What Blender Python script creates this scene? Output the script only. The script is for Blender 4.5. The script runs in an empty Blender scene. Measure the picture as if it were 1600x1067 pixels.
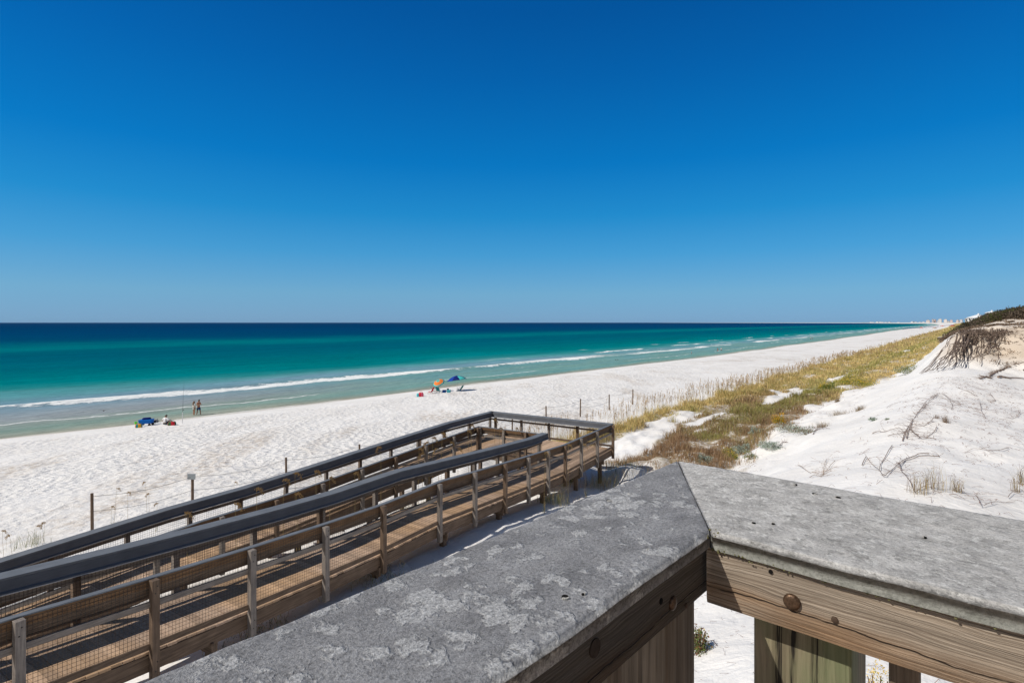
import bpy, bmesh, math, random
import numpy as np
from mathutils import Vector, Matrix

# ------------------------------------------------------------------ camera, sky, sun, exposure
SC = bpy.context.scene
COL = SC.collection
F = 850.0            # focal length in pixels of the 1600 px wide photograph
CZ = 10.3            # camera height above the water
cam = bpy.data.cameras.new("camera"); camo = bpy.data.objects.new("camera", cam); COL.objects.link(camo)
camo.location = (0, 0, CZ); camo.rotation_euler = (math.radians(90), 0, 0)
cam.sensor_width = 36; cam.lens = 36*F/1600; cam.shift_y = -29.5/1600
cam.clip_start = .05; cam.clip_end = 200000
SC.camera = camo

SUN_EL, SUN_PHI = math.radians(46), math.radians(20)      # shadows run towards +X, turned PHI towards +Y
L = Vector((math.cos(SUN_PHI)*math.cos(SUN_EL), math.sin(SUN_PHI)*math.cos(SUN_EL), -math.sin(SUN_EL)))
sun = bpy.data.lights.new("sun", 'SUN'); suno = bpy.data.objects.new("sun", sun); COL.objects.link(suno)
sun.energy = 4.15; sun.angle = math.radians(.5); sun.color = (1, .95, .875)
suno.rotation_euler = L.to_track_quat('-Z', 'Y').to_euler(); suno.location = (-30, -10, 40)

W = bpy.data.worlds.new("World"); SC.world = W; W.use_nodes = True
nt = W.node_tree; nt.nodes.clear()
sky = nt.nodes.new('ShaderNodeTexSky'); sky.sky_type = 'NISHITA'; sky.sun_disc = False
sky.sun_elevation = SUN_EL
sky.sun_rotation = math.atan2(-L.x, -L.y)      # direction towards the sun, clockwise from +Y
sky.altitude = 0; sky.air_density = 1.0; sky.dust_density = 0.3; sky.ozone_density = 2.0
bg = nt.nodes.new('ShaderNodeBackground'); bg.inputs[1].default_value = .1
wo = nt.nodes.new('ShaderNodeOutputWorld')
# the polarised deep blue of the photograph: the sky model, graded by height above the horizon
def lin(c): c /= 255.; return c/12.92 if c < .04 else ((c+.055)/1.055)**2.4
HS = [(.01, (205, 202, 176), (122, 165, 200)), (.052, (191, 207, 199), (114, 171, 207)), (.1215, (156, 184, 203), (71, 156, 211)), (.19, (134, 164, 193), (34, 139, 204)),
      (.276, (115, 144, 178), (9, 119, 193)), (.408, (98, 125, 161), (5, 97, 172)), (.495, (91, 117, 153), (4, 85, 158))]
PW = .3; TS = 20.
geo = nt.nodes.new('ShaderNodeNewGeometry'); sep = nt.nodes.new('ShaderNodeSeparateXYZ'); rmp = nt.nodes.new('ShaderNodeValToRGB')
nt.links.new(geo.outputs['Incoming'], sep.inputs[0])
neg = nt.nodes.new('ShaderNodeMath'); neg.operation = 'ABSOLUTE'; nt.links.new(sep.outputs[2], neg.inputs[0]); nt.links.new(neg.outputs[0], rmp.inputs[0])
while len(rmp.color_ramp.elements) < len(HS): rmp.color_ramp.elements.new(.5)
for e, (p, raw, tgt) in zip(rmp.color_ramp.elements, HS):
    e.position = p; e.color = tuple(lin(t)*10/(lin(r)*10)**PW/TS for r, t in zip(raw, tgt))+(1,)
pw = nt.nodes.new('ShaderNodeGamma'); pw.inputs[1].default_value = PW
mu = nt.nodes.new('ShaderNodeVectorMath'); mu.operation = 'MULTIPLY'; sc_ = nt.nodes.new('ShaderNodeVectorMath'); sc_.operation = 'SCALE'; sc_.inputs['Scale'].default_value = TS
nt.links.new(sky.outputs[0], pw.inputs[0]); nt.links.new(pw.outputs[0], mu.inputs[0]); nt.links.new(rmp.outputs[0], mu.inputs[1])
nt.links.new(mu.outputs[0], sc_.inputs[0])
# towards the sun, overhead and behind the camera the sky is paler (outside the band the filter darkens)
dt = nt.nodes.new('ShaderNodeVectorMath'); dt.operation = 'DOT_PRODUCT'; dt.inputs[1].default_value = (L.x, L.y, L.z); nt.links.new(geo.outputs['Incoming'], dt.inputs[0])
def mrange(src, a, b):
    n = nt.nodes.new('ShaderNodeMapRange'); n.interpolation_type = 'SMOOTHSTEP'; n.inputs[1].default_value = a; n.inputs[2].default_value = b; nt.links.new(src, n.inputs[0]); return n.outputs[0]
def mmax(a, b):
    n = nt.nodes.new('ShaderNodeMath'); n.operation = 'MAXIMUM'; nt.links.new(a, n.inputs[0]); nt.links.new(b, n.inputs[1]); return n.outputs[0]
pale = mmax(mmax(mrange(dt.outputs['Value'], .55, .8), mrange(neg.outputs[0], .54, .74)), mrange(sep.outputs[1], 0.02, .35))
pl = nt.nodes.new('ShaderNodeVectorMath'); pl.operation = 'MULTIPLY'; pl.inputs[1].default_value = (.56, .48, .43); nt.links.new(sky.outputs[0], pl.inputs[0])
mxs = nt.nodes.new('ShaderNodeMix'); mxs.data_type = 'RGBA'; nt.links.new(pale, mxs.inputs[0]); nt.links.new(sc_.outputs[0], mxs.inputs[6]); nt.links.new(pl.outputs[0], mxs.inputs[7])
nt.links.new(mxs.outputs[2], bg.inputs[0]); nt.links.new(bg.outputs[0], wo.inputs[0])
SC.view_settings.view_transform = 'Standard'; SC.view_settings.look = 'None'
SC.view_settings.exposure = 0; SC.view_settings.gamma = 1
SC.cycles.max_bounces = 6; SC.cycles.transparent_max_bounces = 8

random.seed(7); RNG = np.random.default_rng(11)

# ------------------------------------------------------------------ helpers
def hash2(ix, iy, seed):
    n = (ix*374761393 + iy*668265263 + seed*974634777) & 0xffffffff
    n = ((n ^ (n >> 13))*1274126177) & 0xffffffff
    n = (n ^ (n >> 16)) & 0xffffffff
    return n/4294967295.0
def vnoise(x, y, seed=0):
    x = np.asarray(x, float); y = np.asarray(y, float)
    ix = np.floor(x).astype(np.int64); iy = np.floor(y).astype(np.int64)
    fx = x-ix; fy = y-iy; fx = fx*fx*fx*(fx*(fx*6-15)+10); fy = fy*fy*fy*(fy*(fy*6-15)+10)
    a = hash2(ix, iy, seed); b = hash2(ix+1, iy, seed); c = hash2(ix, iy+1, seed); d = hash2(ix+1, iy+1, seed)
    return (a*(1-fx)+b*fx)*(1-fy)+(c*(1-fx)+d*fx)*fy
def fbm(x, y, oct=4, seed=0):
    s = 0; a = .5; t = 0
    for o in range(oct):
        s = s+a*vnoise(np.asarray(x)*2**o+13.7*o, np.asarray(y)*2**o-7.1*o, seed+o); t += a; a *= .5
    return s/t-.5
def sstep(x, a, b):
    t = np.clip((np.asarray(x, float)-a)/(b-a), 0, 1); return t*t*(3-2*t)

US, UV = (.643, .766), (.766, -.643)      # along the shore, inland
def sv(X, Y): return US[0]*X+US[1]*Y, UV[0]*X+UV[1]*Y
def xy(s, v): return US[0]*s+UV[0]*v, US[1]*s+UV[1]*v
def vshore(s):
    s = np.asarray(s, float)
    base = np.interp(s, [-3000, -100, 8, 38, 121, 260, 517, 815, 3000, 6000, 12000, 60000], [-90, -69, -66.7, -63.9, -60.9, -61, -64.8, -73, -95, -250, -1500, -30000])
    return base+.5*np.sin(s/11.)*np.exp(-np.abs(s)/400)+.7*np.sin(s/27.+1)
NEARP = ([-45, -25, -21, -18, -14, -9, -6, -3, -1.5, .5, 3, 6, 12, 25, 200], [1.55, 2.35, 2.6, 3.0, 3.3, 3.6, 4.6, 6.0, 6.75, 6.6, 6.05, 6.3, 8.0, 9, 9])
MIDP = ([-45, -25, -21, -18, -12, -6, -4, -2.5, -1, 1, 5, 12, 25, 200], [1.55, 2.35, 2.6, 3.1, 3.5, 4.4, 5.6, 8.0, 9.2, 9.75, 9.9, 10.2, 10.4, 10])
FARP = ([-45, -25, -21, -18, -12, -6, -2, 0, 2, 4, 8, 15, 30, 200], [1.55, 2.35, 2.6, 3.0, 3.6, 4.6, 7.3, 8.9, 10.0, 11.0, 11.8, 12.4, 12, 9])
FFP = ([-45, -25, -21, -18, -10, 0, 10, 200], [1.55, 2.35, 2.6, 3.2, 5.0, 7.6, 8.6, 7])
def profile(w, P): return np.interp(w, P[0], P[1])
def smoothprof(w, P):
    return (profile(w, P)*2+profile(w-.7, P)+profile(w+.7, P)+.5*profile(w-1.4, P)+.5*profile(w+1.4, P))/5
def T(X, Y):
    X = np.asarray(X, float); Y = np.asarray(Y, float)
    s, v = sv(X, Y); vs = vshore(s); d = v-vs
    w = np.where(d < 19, d-64, np.interp(d, [19, 39], [0, 1])*(v+64-d)*sstep(1200-s, 0, 600) + d-64)
    m = sstep(s+1.6*fbm(v/3., s/9., 3, 91)*2, 57, 68); f = sstep(s, 100, 122); ff = sstep(s, 240, 330)
    zd = smoothprof(w, NEARP)*(1-m)+smoothprof(w, MIDP)*m
    zd = zd*(1-f)+smoothprof(w, FARP)*f; zd = zd*(1-ff)+smoothprof(w, FFP)*ff
    zb = np.interp(d, [-400, -60, -20, -6, 0, 2, 6, 19], [-9, -3, -1.0, -.35, 0, .28, .62, 1.55])
    z = np.where(d < 19, zb, zd)
    dune = sstep(w, -24, -19)*sstep(np.asarray(s), -60, -20)
    hum = np.maximum(fbm(s/4.2, w/2.6, 4, 5), -.1)*1.5*dune*(1-sstep(w, -8, -4))
    rip = fbm(s/7., w/5., 3, 22)*.85*sstep(w, -9, -5)*sstep(s, 6, 14)
    rip2 = fbm(s/1.7, w/1.2, 3, 33)*.17*sstep(w, -22, -18)
    scarp = fbm(s/1.3, w/1.8, 3, 44)*1.4*np.exp(-((s-63)/5.)**2)*sstep(w, -4, 0)
    beach = fbm(s/9., w/5., 3, 55)*.22*sstep(w, -60, -52)*(1-dune)+(fbm(s/1.6, w/1.1, 2, 56)*.10)*sstep(w, -59, -55)*(1-dune)
    # the boardwalk valley stays clear and a foot of drifted sand lies below it
    zt = z+hum+rip+rip2+scarp+beach
    A = .522*X+.853*Y; B = .853*X-.522*Y
    zr = np.interp(A, [-5, 9, 13, 17, 20, 22], [4.75, 4.68, 4.5, 4.1, 3.75, 3.6])-.28*np.clip(-8.9-B, 0, 9)+.03*fbm(A, B, 3, 77)*3
    wr = sstep(A, -8, -3)*(1-sstep(A, 19, 23))*sstep(B, -14.5, -12.5)*(1-sstep(B, -8.4, -6.5))
    return zt*(1-wr)+np.maximum(zt, zr)*wr
def Tz(x, y): return float(T(np.array([x]), np.array([y]))[0])
def ground_at(px, py, dz=0.):
    """point of the ground seen at a photo pixel"""
    k = (px-800)/F; q = (py-504)/F; D = np.geomspace(1.5, 6000, 6000)
    zr = CZ-q*D; zt = T(k*D, D)+dz
    i = np.argmax(zr <= zt)
    if zr[i] > zt[i]: i = len(D)-1
    return Vector((k*D[i], D[i], float(zt[i]-dz)))
def gpt(px, D):
    x = (px-800)/F*D; return Vector((x, D, Tz(x, D)))

def setp(o, label=None, cat=None, group=None, kind=None):
    if label: o['label'] = label
    if cat: o['category'] = cat
    if group: o['group'] = group
    if kind: o['kind'] = kind
    return o
def empty(name, loc=(0, 0, 0), rz=0., label=None, cat=None, group=None):
    o = bpy.data.objects.new(name, None); COL.objects.link(o); o.location = loc; o.rotation_euler = (0, 0, rz)
    o.empty_display_size = .2
    return setp(o, label, cat, group)
def np_mesh(name, verts, quads=None, tris=None, mat=None, parent=None, col=None, smooth=False, attrs=None):
    me = bpy.data.meshes.new(name)
    verts = np.asarray(verts, np.float32).reshape(-1, 3)
    q = np.zeros((0, 4), np.int32) if quads is None else np.asarray(quads, np.int32).reshape(-1, 4)
    t = np.zeros((0, 3), np.int32) if tris is None else np.asarray(tris, np.int32).reshape(-1, 3)
    me.vertices.add(len(verts)); me.vertices.foreach_set('co', verts.ravel())
    me.loops.add(q.size+t.size); me.loops.foreach_set('vertex_index', np.concatenate([q.ravel(), t.ravel()]))
    me.polygons.add(len(q)+len(t))
    ls = np.concatenate([np.arange(len(q))*4, q.size+np.arange(len(t))*3]).astype(np.int32)
    me.polygons.foreach_set('loop_start', ls)
    if smooth: me.polygons.foreach_set('use_smooth', np.ones(len(q)+len(t), bool))
    me.update(calc_edges=True); me.validate()
    if col is not None:
        a = me.attributes.new('Col', 'FLOAT_COLOR', 'POINT'); c = np.ones((len(verts), 4), np.float32); c[:, :3] = col
        a.data.foreach_set('color', c.ravel())
    for k, val in (attrs or {}).items():
        a = me.attributes.new(k, 'FLOAT', 'POINT'); a.data.foreach_set('value', np.asarray(val, np.float32))
    o = bpy.data.objects.new(name, me); COL.objects.link(o)
    if mat: me.materials.append(mat)
    if parent: o.parent = parent
    return o
class MB:
    """collects shapes for ONE mesh"""
    def __init__(s): s.v = []; s.f = []; s.m = []; s.mi = 0
    def add(s, vs, fs):
        n = len(s.v); s.v += [tuple(p) for p in vs]; s.f += [tuple(i+n for i in f) for f in fs]; s.m += [s.mi]*len(fs)
    def box(s, a, b, M=None):
        x0, y0, z0 = a; x1, y1, z1 = b
        vs = [Vector(p) for p in ((x0, y0, z0), (x1, y0, z0), (x1, y1, z0), (x0, y1, z0), (x0, y0, z1), (x1, y0, z1), (x1, y1, z1), (x0, y1, z1))]
        if M is not None: vs = [M @ p for p in vs]
        s.add(vs, [(0, 3, 2, 1), (4, 5, 6, 7), (0, 1, 5, 4), (1, 2, 6, 5), (2, 3, 7, 6), (3, 0, 4, 7)])
    def sweep(s, path, sec, lat):
        """sweep a section [(lateral, up)] along path points; lat = lateral unit vector"""
        n = len(sec); vs = []
        for p in path:
            for (l, h) in sec: vs.append((p[0]+lat[0]*l, p[1]+lat[1]*l, p[2]+h))
        fs = [(i*n+j, i*n+(j+1) % n, (i+1)*n+(j+1) % n, (i+1)*n+j) for i in range(len(path)-1) for j in range(n)]
        fs += [tuple(range(n))[::-1], tuple((len(path)-1)*n+j for j in range(n))]
        s.add(vs, fs)
    def tube(s, pts, r, n=6, cap=True):
        pts = [Vector(p) for p in pts]; r = r if hasattr(r, '__len__') else [r]*len(pts)
        vs = []; up = None
        for i, p in enumerate(pts):
            d = (pts[min(i+1, len(pts)-1)]-pts[max(i-1, 0)])
            d = d.normalized() if d.length > 1e-9 else Vector((0, 0, 1))
            a = d.cross(Vector((0, 0, 1)) if abs(d.z) < .9 else Vector((1, 0, 0)))
            if up is not None and a.dot(up) < 0: a = -a
            a.normalize(); up = a; b = d.cross(a)
            for k in range(n):
                t = 2*math.pi*k/n; vs.append(p+(a*math.cos(t)+b*math.sin(t))*r[i])
        fs = [(i*n+j, i*n+(j+1) % n, (i+1)*n+(j+1) % n, (i+1)*n+j) for i in range(len(pts)-1) for j in range(n)]
        if cap: fs += [tuple(range(n))[::-1], tuple((len(pts)-1)*n+j for j in range(n))]
        s.add(vs, fs)
    def lathe(s, prof, c=(0, 0, 0), n=12, M=None):
        vs = []
        for (r, z) in prof:
            for k in range(n):
                t = 2*math.pi*k/n; p = Vector((r*math.cos(t), r*math.sin(t), z))
                if M is not None: p = M @ p
                vs.append(p+Vector(c))
        fs = [(i*n+j, i*n+(j+1) % n, (i+1)*n+(j+1) % n, (i+1)*n+j) for i in range(len(prof)-1) for j in range(n)]
        fs += [tuple(range(n))[::-1], tuple((len(prof)-1)*n+j for j in range(n))]
        s.add(vs, fs)
    def build(s, name, mats, parent=None, smooth=False, bevel=0., M=None):
        me = bpy.data.meshes.new(name); me.from_pydata(s.v, [], s.f); me.update()
        mats = mats if isinstance(mats, (list, tuple)) else [mats]
        for m in mats: me.materials.append(m)
        if len(mats) > 1: me.polygons.foreach_set('material_index', s.m)
        bm = bmesh.new(); bm.from_mesh(me); bmesh.ops.recalc_face_normals(bm, faces=bm.faces)
        bm.to_mesh(me); bm.free()
        if smooth: me.polygons.foreach_set('use_smooth', [True]*len(me.polygons))
        o = bpy.data.objects.new(name, me); COL.objects.link(o)
        if parent: o.parent = parent
        if bevel:
            b = o.modifiers.new('bevel', 'BEVEL'); b.width = bevel; b.segments = 2; b.limit_method = 'ANGLE'
        return o
def copy_tree(o, parent=None):
    c = o.copy(); COL.objects.link(c); c.parent = parent
    for ch in o.children: copy_tree(ch, c)
    return c

# ------------------------------------------------------------------ materials
class NT:
    def __init__(s, name):
        s.m = bpy.data.materials.new(name); s.m.use_nodes = True; s.t = s.m.node_tree
        s.b = s.t.nodes['Principled BSDF']; s.n = s.t.nodes
        s.b.inputs['Roughness'].default_value = .8; s.b.inputs['Specular IOR Level'].default_value = .3
    def node(s, k, **kw):
        n = s.n.new(k)
        for a, v in kw.items(): setattr(n, a, v)
        return n
    def link(s, a, b): s.t.links.new(a, b)
    def coord(s, sc=(1, 1, 1), kind='Object', loc=(0, 0, 0)):
        c = s.node('ShaderNodeTexCoord'); m = s.node('ShaderNodeMapping'); m.inputs['Scale'].default_value = sc
        m.inputs['Location'].default_value = loc
        s.link(c.outputs[kind], m.inputs['Vector']); return m.outputs[0]
    def noise(s, vec, scale, detail=4, rough=.55, dist=0.):
        n = s.node('ShaderNodeTexNoise'); n.inputs['Scale'].default_value = scale; n.inputs['Detail'].default_value = detail
        n.inputs['Roughness'].default_value = rough; n.inputs['Distortion'].default_value = dist
        s.link(vec, n.inputs['Vector']); return n.outputs['Fac']
    def voro(s, vec, scale, feature='F1', rnd=1.):
        n = s.node('ShaderNodeTexVoronoi'); n.feature = feature; n.inputs['Scale'].default_value = scale; n.inputs['Randomness'].default_value = rnd
        s.link(vec, n.inputs['Vector']); return n
    def ramp(s, fac, stops, interp='LINEAR'):
        r = s.node('ShaderNodeValToRGB'); r.color_ramp.interpolation = interp; e = r.color_ramp.elements
        while len(e) < len(stops): e.new(.5)
        for k, (p, c) in enumerate(stops):
            e[k].position = p; e[k].color = (*(c if hasattr(c, '__len__') else (c, c, c)), 1)
        s.link(fac, r.inputs[0]); return r.outputs[0]
    def val(s, x): n = s.node('ShaderNodeValue'); n.outputs[0].default_value = x; return n.outputs[0]
    def math(s, op, a, b=None, c=None, clamp=False):
        n = s.node('ShaderNodeMath', operation=op); n.use_clamp = clamp
        for i, v in enumerate((a, b, c)):
            if v is None: continue
            if isinstance(v, (int, float)): n.inputs[i].default_value = v
            else: s.link(v, n.inputs[i])
        return n.outputs[0]
    def mix(s, fac, a, b, blend='MIX'):
        n = s.node('ShaderNodeMix', data_type='RGBA', blend_type=blend)
        for key, v in ((0, fac), (6, a), (7, b)):
            if isinstance(v, (int, float)): n.inputs[key].default_value = v
            elif isinstance(v, tuple): n.inputs[key].default_value = (*v, 1)
            else: s.link(v, n.inputs[key])
        return n.outputs[2]
    def bump(s, h, strength=.5, dist=.01, prev=None):
        n = s.node('ShaderNodeBump'); n.inputs['Strength'].default_value = strength; n.inputs['Distance'].default_value = dist
        s.link(h, n.inputs['Height'])
        if prev is not None: s.link(prev, n.inputs['Normal'])
        s.link(n.outputs[0], s.b.inputs['Normal']); return n.outputs[0]
    def col(s, c):
        if isinstance(c, tuple): s.b.inputs['Base Color'].default_value = (*c, 1)
        else: s.link(c, s.b.inputs['Base Color'])
    def attr(s, name, out='Fac'):
        a = s.node('ShaderNodeAttribute'); a.attribute_name = name; return a.outputs[out]
def plain(name, c, rough=.6, spec=.3, metal=0., var=.12, sc=30):
    g = NT(name); v = g.noise(g.coord(), sc, 3)
    g.col(g.mix(1., c, g.ramp(v, [(.3, 1-var), (.7, 1+var*.5)]), 'MULTIPLY'))
    g.b.inputs['Roughness'].default_value = rough; g.b.inputs['Specular IOR Level'].default_value = spec; g.b.inputs['Metallic'].default_value = metal
    return g.m
def leafmat(name, trans=.25):
    g = NT(name); g.col(g.attr('Col', 'Color')); g.b.inputs['Roughness'].default_value = .7
    g.b.inputs['Specular IOR Level'].default_value = .15
    if trans:
        tr = g.node('ShaderNodeBsdfTranslucent'); mx = g.node('ShaderNodeMixShader'); mx.inputs[0].default_value = trans
        g.link(g.attr('Col', 'Color'), tr.inputs[0]); g.link(g.b.outputs[0], mx.inputs[1]); g.link(tr.outputs[0], mx.inputs[2])
        g.link(mx.outputs[0], g.n['Material Output'].inputs[0])
    return g.m
def wood(name, c1, c2, axis='x', grain=1., warm=None, spots=.0, fine=1.):
    """weathered timber, grain along one local axis"""
    g = NT(name); lo, hi = .9, 26.*fine
    sc = {'x': (lo, hi, hi), 'y': (hi, lo, hi), 'z': (hi, hi, lo)}[axis]
    v = g.coord(sc); n = g.noise(v, 1.6, 6, .65, .5); n2 = g.noise(g.coord(), 2.2, 3); n3 = g.noise(v, 6., 3, .6)
    base = g.mix(g.ramp(n, [(.32, 0.), (.68, 1.)]), c1, c2)
    base = g.mix(g.ramp(n3, [(.30, .55), (.42, 0.)]), base, tuple(x*.35 for x in c1))
    if warm: base = g.mix(g.ramp(n2, [(.42, 0.), (.62, .85)]), base, warm)
    base = g.mix(1., base, g.ramp(g.noise(g.coord(), 5., 4), [(.3, .78), (.7, 1.12)]), 'MULTIPLY')
    g.col(base); g.b.inputs['Roughness'].default_value = .82
    g.bump(g.math('ADD', n, g.math('MULTIPLY', n3, .6)), .55*grain, .006)
    return g.m
M = {}
BR1, BR2 = (.085, .055, .037), (.225, .155, .105)
for ax in 'xyz':
    M['wood_'+ax] = wood('weathered_timber_'+ax, BR1, BR2, ax)
    M['grey_'+ax] = wood('grey_timber_'+ax, (.15, .125, .11), (.30, .26, .225), ax)
    M['warm_'+ax] = wood('brown_timber_'+ax, (.10, .055, .03), (.26, .145, .07), ax)
M['steel'] = plain('dull_wire', (.05, .045, .04), .6, .4, .3)
def composite(name, c):
    g = NT(name); n = g.noise(g.coord((3, 30, 30)), 2.2, 5, .6); m = g.noise(g.coord(), 3., 4)
    g.col(g.mix(1., g.mix(n, tuple(x*.72 for x in c), tuple(x*1.25 for x in c)), g.ramp(m, [(.3, .85), (.7, 1.1)]), 'MULTIPLY'))
    g.b.inputs['Roughness'].default_value = .6; g.bump(n, .3, .003); return g.m
M['comp'] = composite('grey_composite', (.155, .165, .18)); M['trim'] = plain('pale_trim', (.42, .43, .44), .5, .3); M['comp2'] = composite('composite_painted_shade', (.105, .115, .135))  # comp2: the same grey composite with the handrail's shade put into its colour
def deckmat(name, axis):
    g = NT(name); c = g.node('ShaderNodeTexCoord'); sp = g.node('ShaderNodeSeparateXYZ'); g.link(c.outputs['Object'], sp.inputs[0])
    i = 0 if axis == 'x' else 1
    pl = g.math('FLOOR', g.math('DIVIDE', sp.outputs[i], .146))
    wn = g.node('ShaderNodeTexWhiteNoise', noise_dimensions='1D'); g.link(pl, wn.inputs['W'])
    sc = (30, 1.2, 30) if axis == 'x' else (1.2, 30, 30)
    n = g.noise(g.coord(sc), 1.5, 6, .65, .4); n2 = g.noise(g.coord(), .55, 4)
    b = g.mix(g.ramp(n, [(.3, 0.), (.7, 1.)]), (.31, .205, .14), (.60, .44, .32))
    b = g.mix(g.ramp(n2, [(.42, 0.), (.6, .8)]), b, (.50, .32, .18))
    b = g.mix(1., b, g.ramp(wn.outputs[0], [(0, .72), (1, 1.2)]), 'MULTIPLY'); g.col(b)
    b2 = g.noise(g.coord(), 7., 3); g.bump(g.math('ADD', n, g.math('MULTIPLY', b2, .3)), .5, .006); return g.m
M['deck_x'] = deckmat('deck_planks_across', 'x'); M['deck_y'] = deckmat('deck_planks_along', 'y')
M['leaf'] = leafmat('leaves'); M['straw'] = leafmat('dry_grass', .3); M['twig'] = leafmat('dead_wood', 0)

# ------------------------------------------------------------------ ground
def build_sand():
    th = np.concatenate([np.linspace(-180, -60, 100, endpoint=False), np.linspace(-60, 58, 900, endpoint=False), np.linspace(58, 180, 100)])
    r = np.concatenate([[.02], np.geomspace(.8, 400, 760), np.geomspace(404, 45000, 130)])
    A, R = np.meshgrid(np.radians(th), r); X = R*np.sin(A); Y = R*np.cos(A); Z = T(X, Y)
    s, v = sv(X, Y); d = v-vshore(s); w = d-64
    Z = np.where(d < -20, np.minimum(Z, -1.), Z); Z = np.where(R > 12000, np.where(d > 0, np.minimum(Z, 4), -6.), Z)
    n = len(th); m = len(r); idx = np.arange(m*n).reshape(m, n)
    q = np.stack([idx[:-1, :-1], idx[:-1, 1:], idx[1:, 1:], idx[1:, :-1]], -1).reshape(-1, 4)
    veg = vegmask(s, v)
    foot = sstep(w, -59, -55)*(1-sstep(w, -27, -20))
    g = NT('white_sand')
    p = g.coord(); big = g.noise(p, .25, 4); fine = g.noise(p, 9., 5, .6); gr = g.noise(p, 90., 2)
    c = g.mix(g.ramp(big, [(.35, 0.), (.65, 1.)]), (.775, .75, .72), (.845, .825, .80))
    # tan drifts of shell hash in streaks along the beach
    rot = g.node('ShaderNodeMapping'); rot.inputs['Rotation'].default_value = (0, 0, math.atan2(US[0], US[1])); rot.inputs['Scale'].default_value = (1, .28, 1)
    g.link(g.coord(), rot.inputs['Vector'])
    dr = g.noise(rot.outputs[0], .22, 6, .62); dr2 = g.noise(p, 2.5, 5, .7)
    dm = g.math('MULTIPLY', g.ramp(dr, [(.53, 0.), (.63, 1.)]), g.ramp(dr2, [(.4, 0.), (.62, 1.)]))
    dm = g.math('MULTIPLY', dm, g.attr('foot'))
    c = g.mix(g.math('MULTIPLY', dm, .75), c, (.50, .42, .34))
    c = g.mix(g.math('MULTIPLY', g.attr('wet'), .8), c, (.47, .42, .34))
    vg = g.math('MULTIPLY', g.attr('veg'), g.ramp(g.noise(p, 3.5, 5, .65), [(.36, .15), (.55, 1.)]))
    c = g.mix(g.math('MULTIPLY', vg, .9), c, g.mix(g.noise(p, .6, 3), (.20, .15, .085), (.33, .25, .12)))
    c = g.mix(1., c, g.ramp(gr, [(.3, .93), (.7, 1.04)]), 'MULTIPLY')
    c = g.mix(g.math('MULTIPLY', g.attr('scarp'), .85), c, (.56, .455, .345))
    g.col(c); g.b.inputs['Roughness'].default_value = .9; g.b.inputs['Specular IOR Level'].default_value = .12
    # trampled sand: pits of foot size; wind ripples elsewhere
    ft = g.voro(p, 2.3, 'SMOOTH_F1'); ft.inputs['Smoothness'].default_value = .35
    ft2 = g.noise(p, 4.2, 5, .62, .6)
    fm = g.ramp(g.noise(rot.outputs[0], .16, 4, .6), [(.36, .35), (.6, 1.15)])
    fh = g.math('MULTIPLY', g.math('MULTIPLY', g.math('ADD', g.math('MULTIPLY', ft.outputs['Distance'], 1.1), ft2), g.attr('foot')), fm)
    b1 = g.bump(fh, 1., .105)
    b2 = g.bump(g.math('ADD', g.noise(p, 1.6, 4, .6, .8), g.math('MULTIPLY', fine, .3)), .8, .085, b1)
    g.bump(gr, .25, .004, b2)
    wet = (1-sstep(d, .5, 3.2))*1.
    scf = np.exp(-((s-62.)/5.)**2)*sstep(w, -4.5, -1)*sstep(Z, 6.4, 7.6)*(1-sstep(Z, 9.5, 10.2))+.75*sstep(Z, 8.6, 9.3)*sstep(s, 52, 60)*(1-sstep(s, 115, 130))*(1+fbm(s/2., w/2., 3, 66)*.8)
    o = np_mesh('sand', np.stack([X, Y, Z], -1), q, None, g.m, smooth=True,
                attrs={'veg': veg.ravel(), 'foot': foot.ravel(), 'wet': wet.ravel(), 'scarp': np.clip(scf, 0, 1).ravel()})
    o['kind'] = 'structure'
def vegmask(s, v):
    """where the dune plants grow"""
    s = np.asarray(s, float); v = np.asarray(v, float)
    right = np.interp(s, [0, 14, 24, 40, 60, 70, 130, 300], [-11, -9., -8.0, -9.0, -8.8, -7.0, -4.0, -1])
    n = fbm(s/3.4, v/2.2, 4, 70)
    band = sstep(v+.8*n, -20.2, -18.9)*(1-sstep(v+n*2.5, right-.4, right+.6))
    band = band*sstep(s+.8*n, 21.5, 24.5)
    gaps = sstep(fbm(s/6., v/2.4, 4, 71)+.06, -.14, -.05)
    # open sand hollows
    for (s0, v0, a, b, t) in ((31.5, -15.9, 5.5, 1.3, -.05), (41, -14.7, 4.2, .9, .05), (57, -13.4, 7.5, .8, .02), (26, -14.5, 2.8, 1.6, 0), (78, -12.3, 8, .8, 0)):
        e = ((s-s0)/a)**2+((v-v0-t*(s-s0))/b)**2+n*1.2
        gaps = gaps*sstep(e, .7, 1.3)
    return band*gaps*(1-sstep(s, 2500, 3000))
build_sand()

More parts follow.
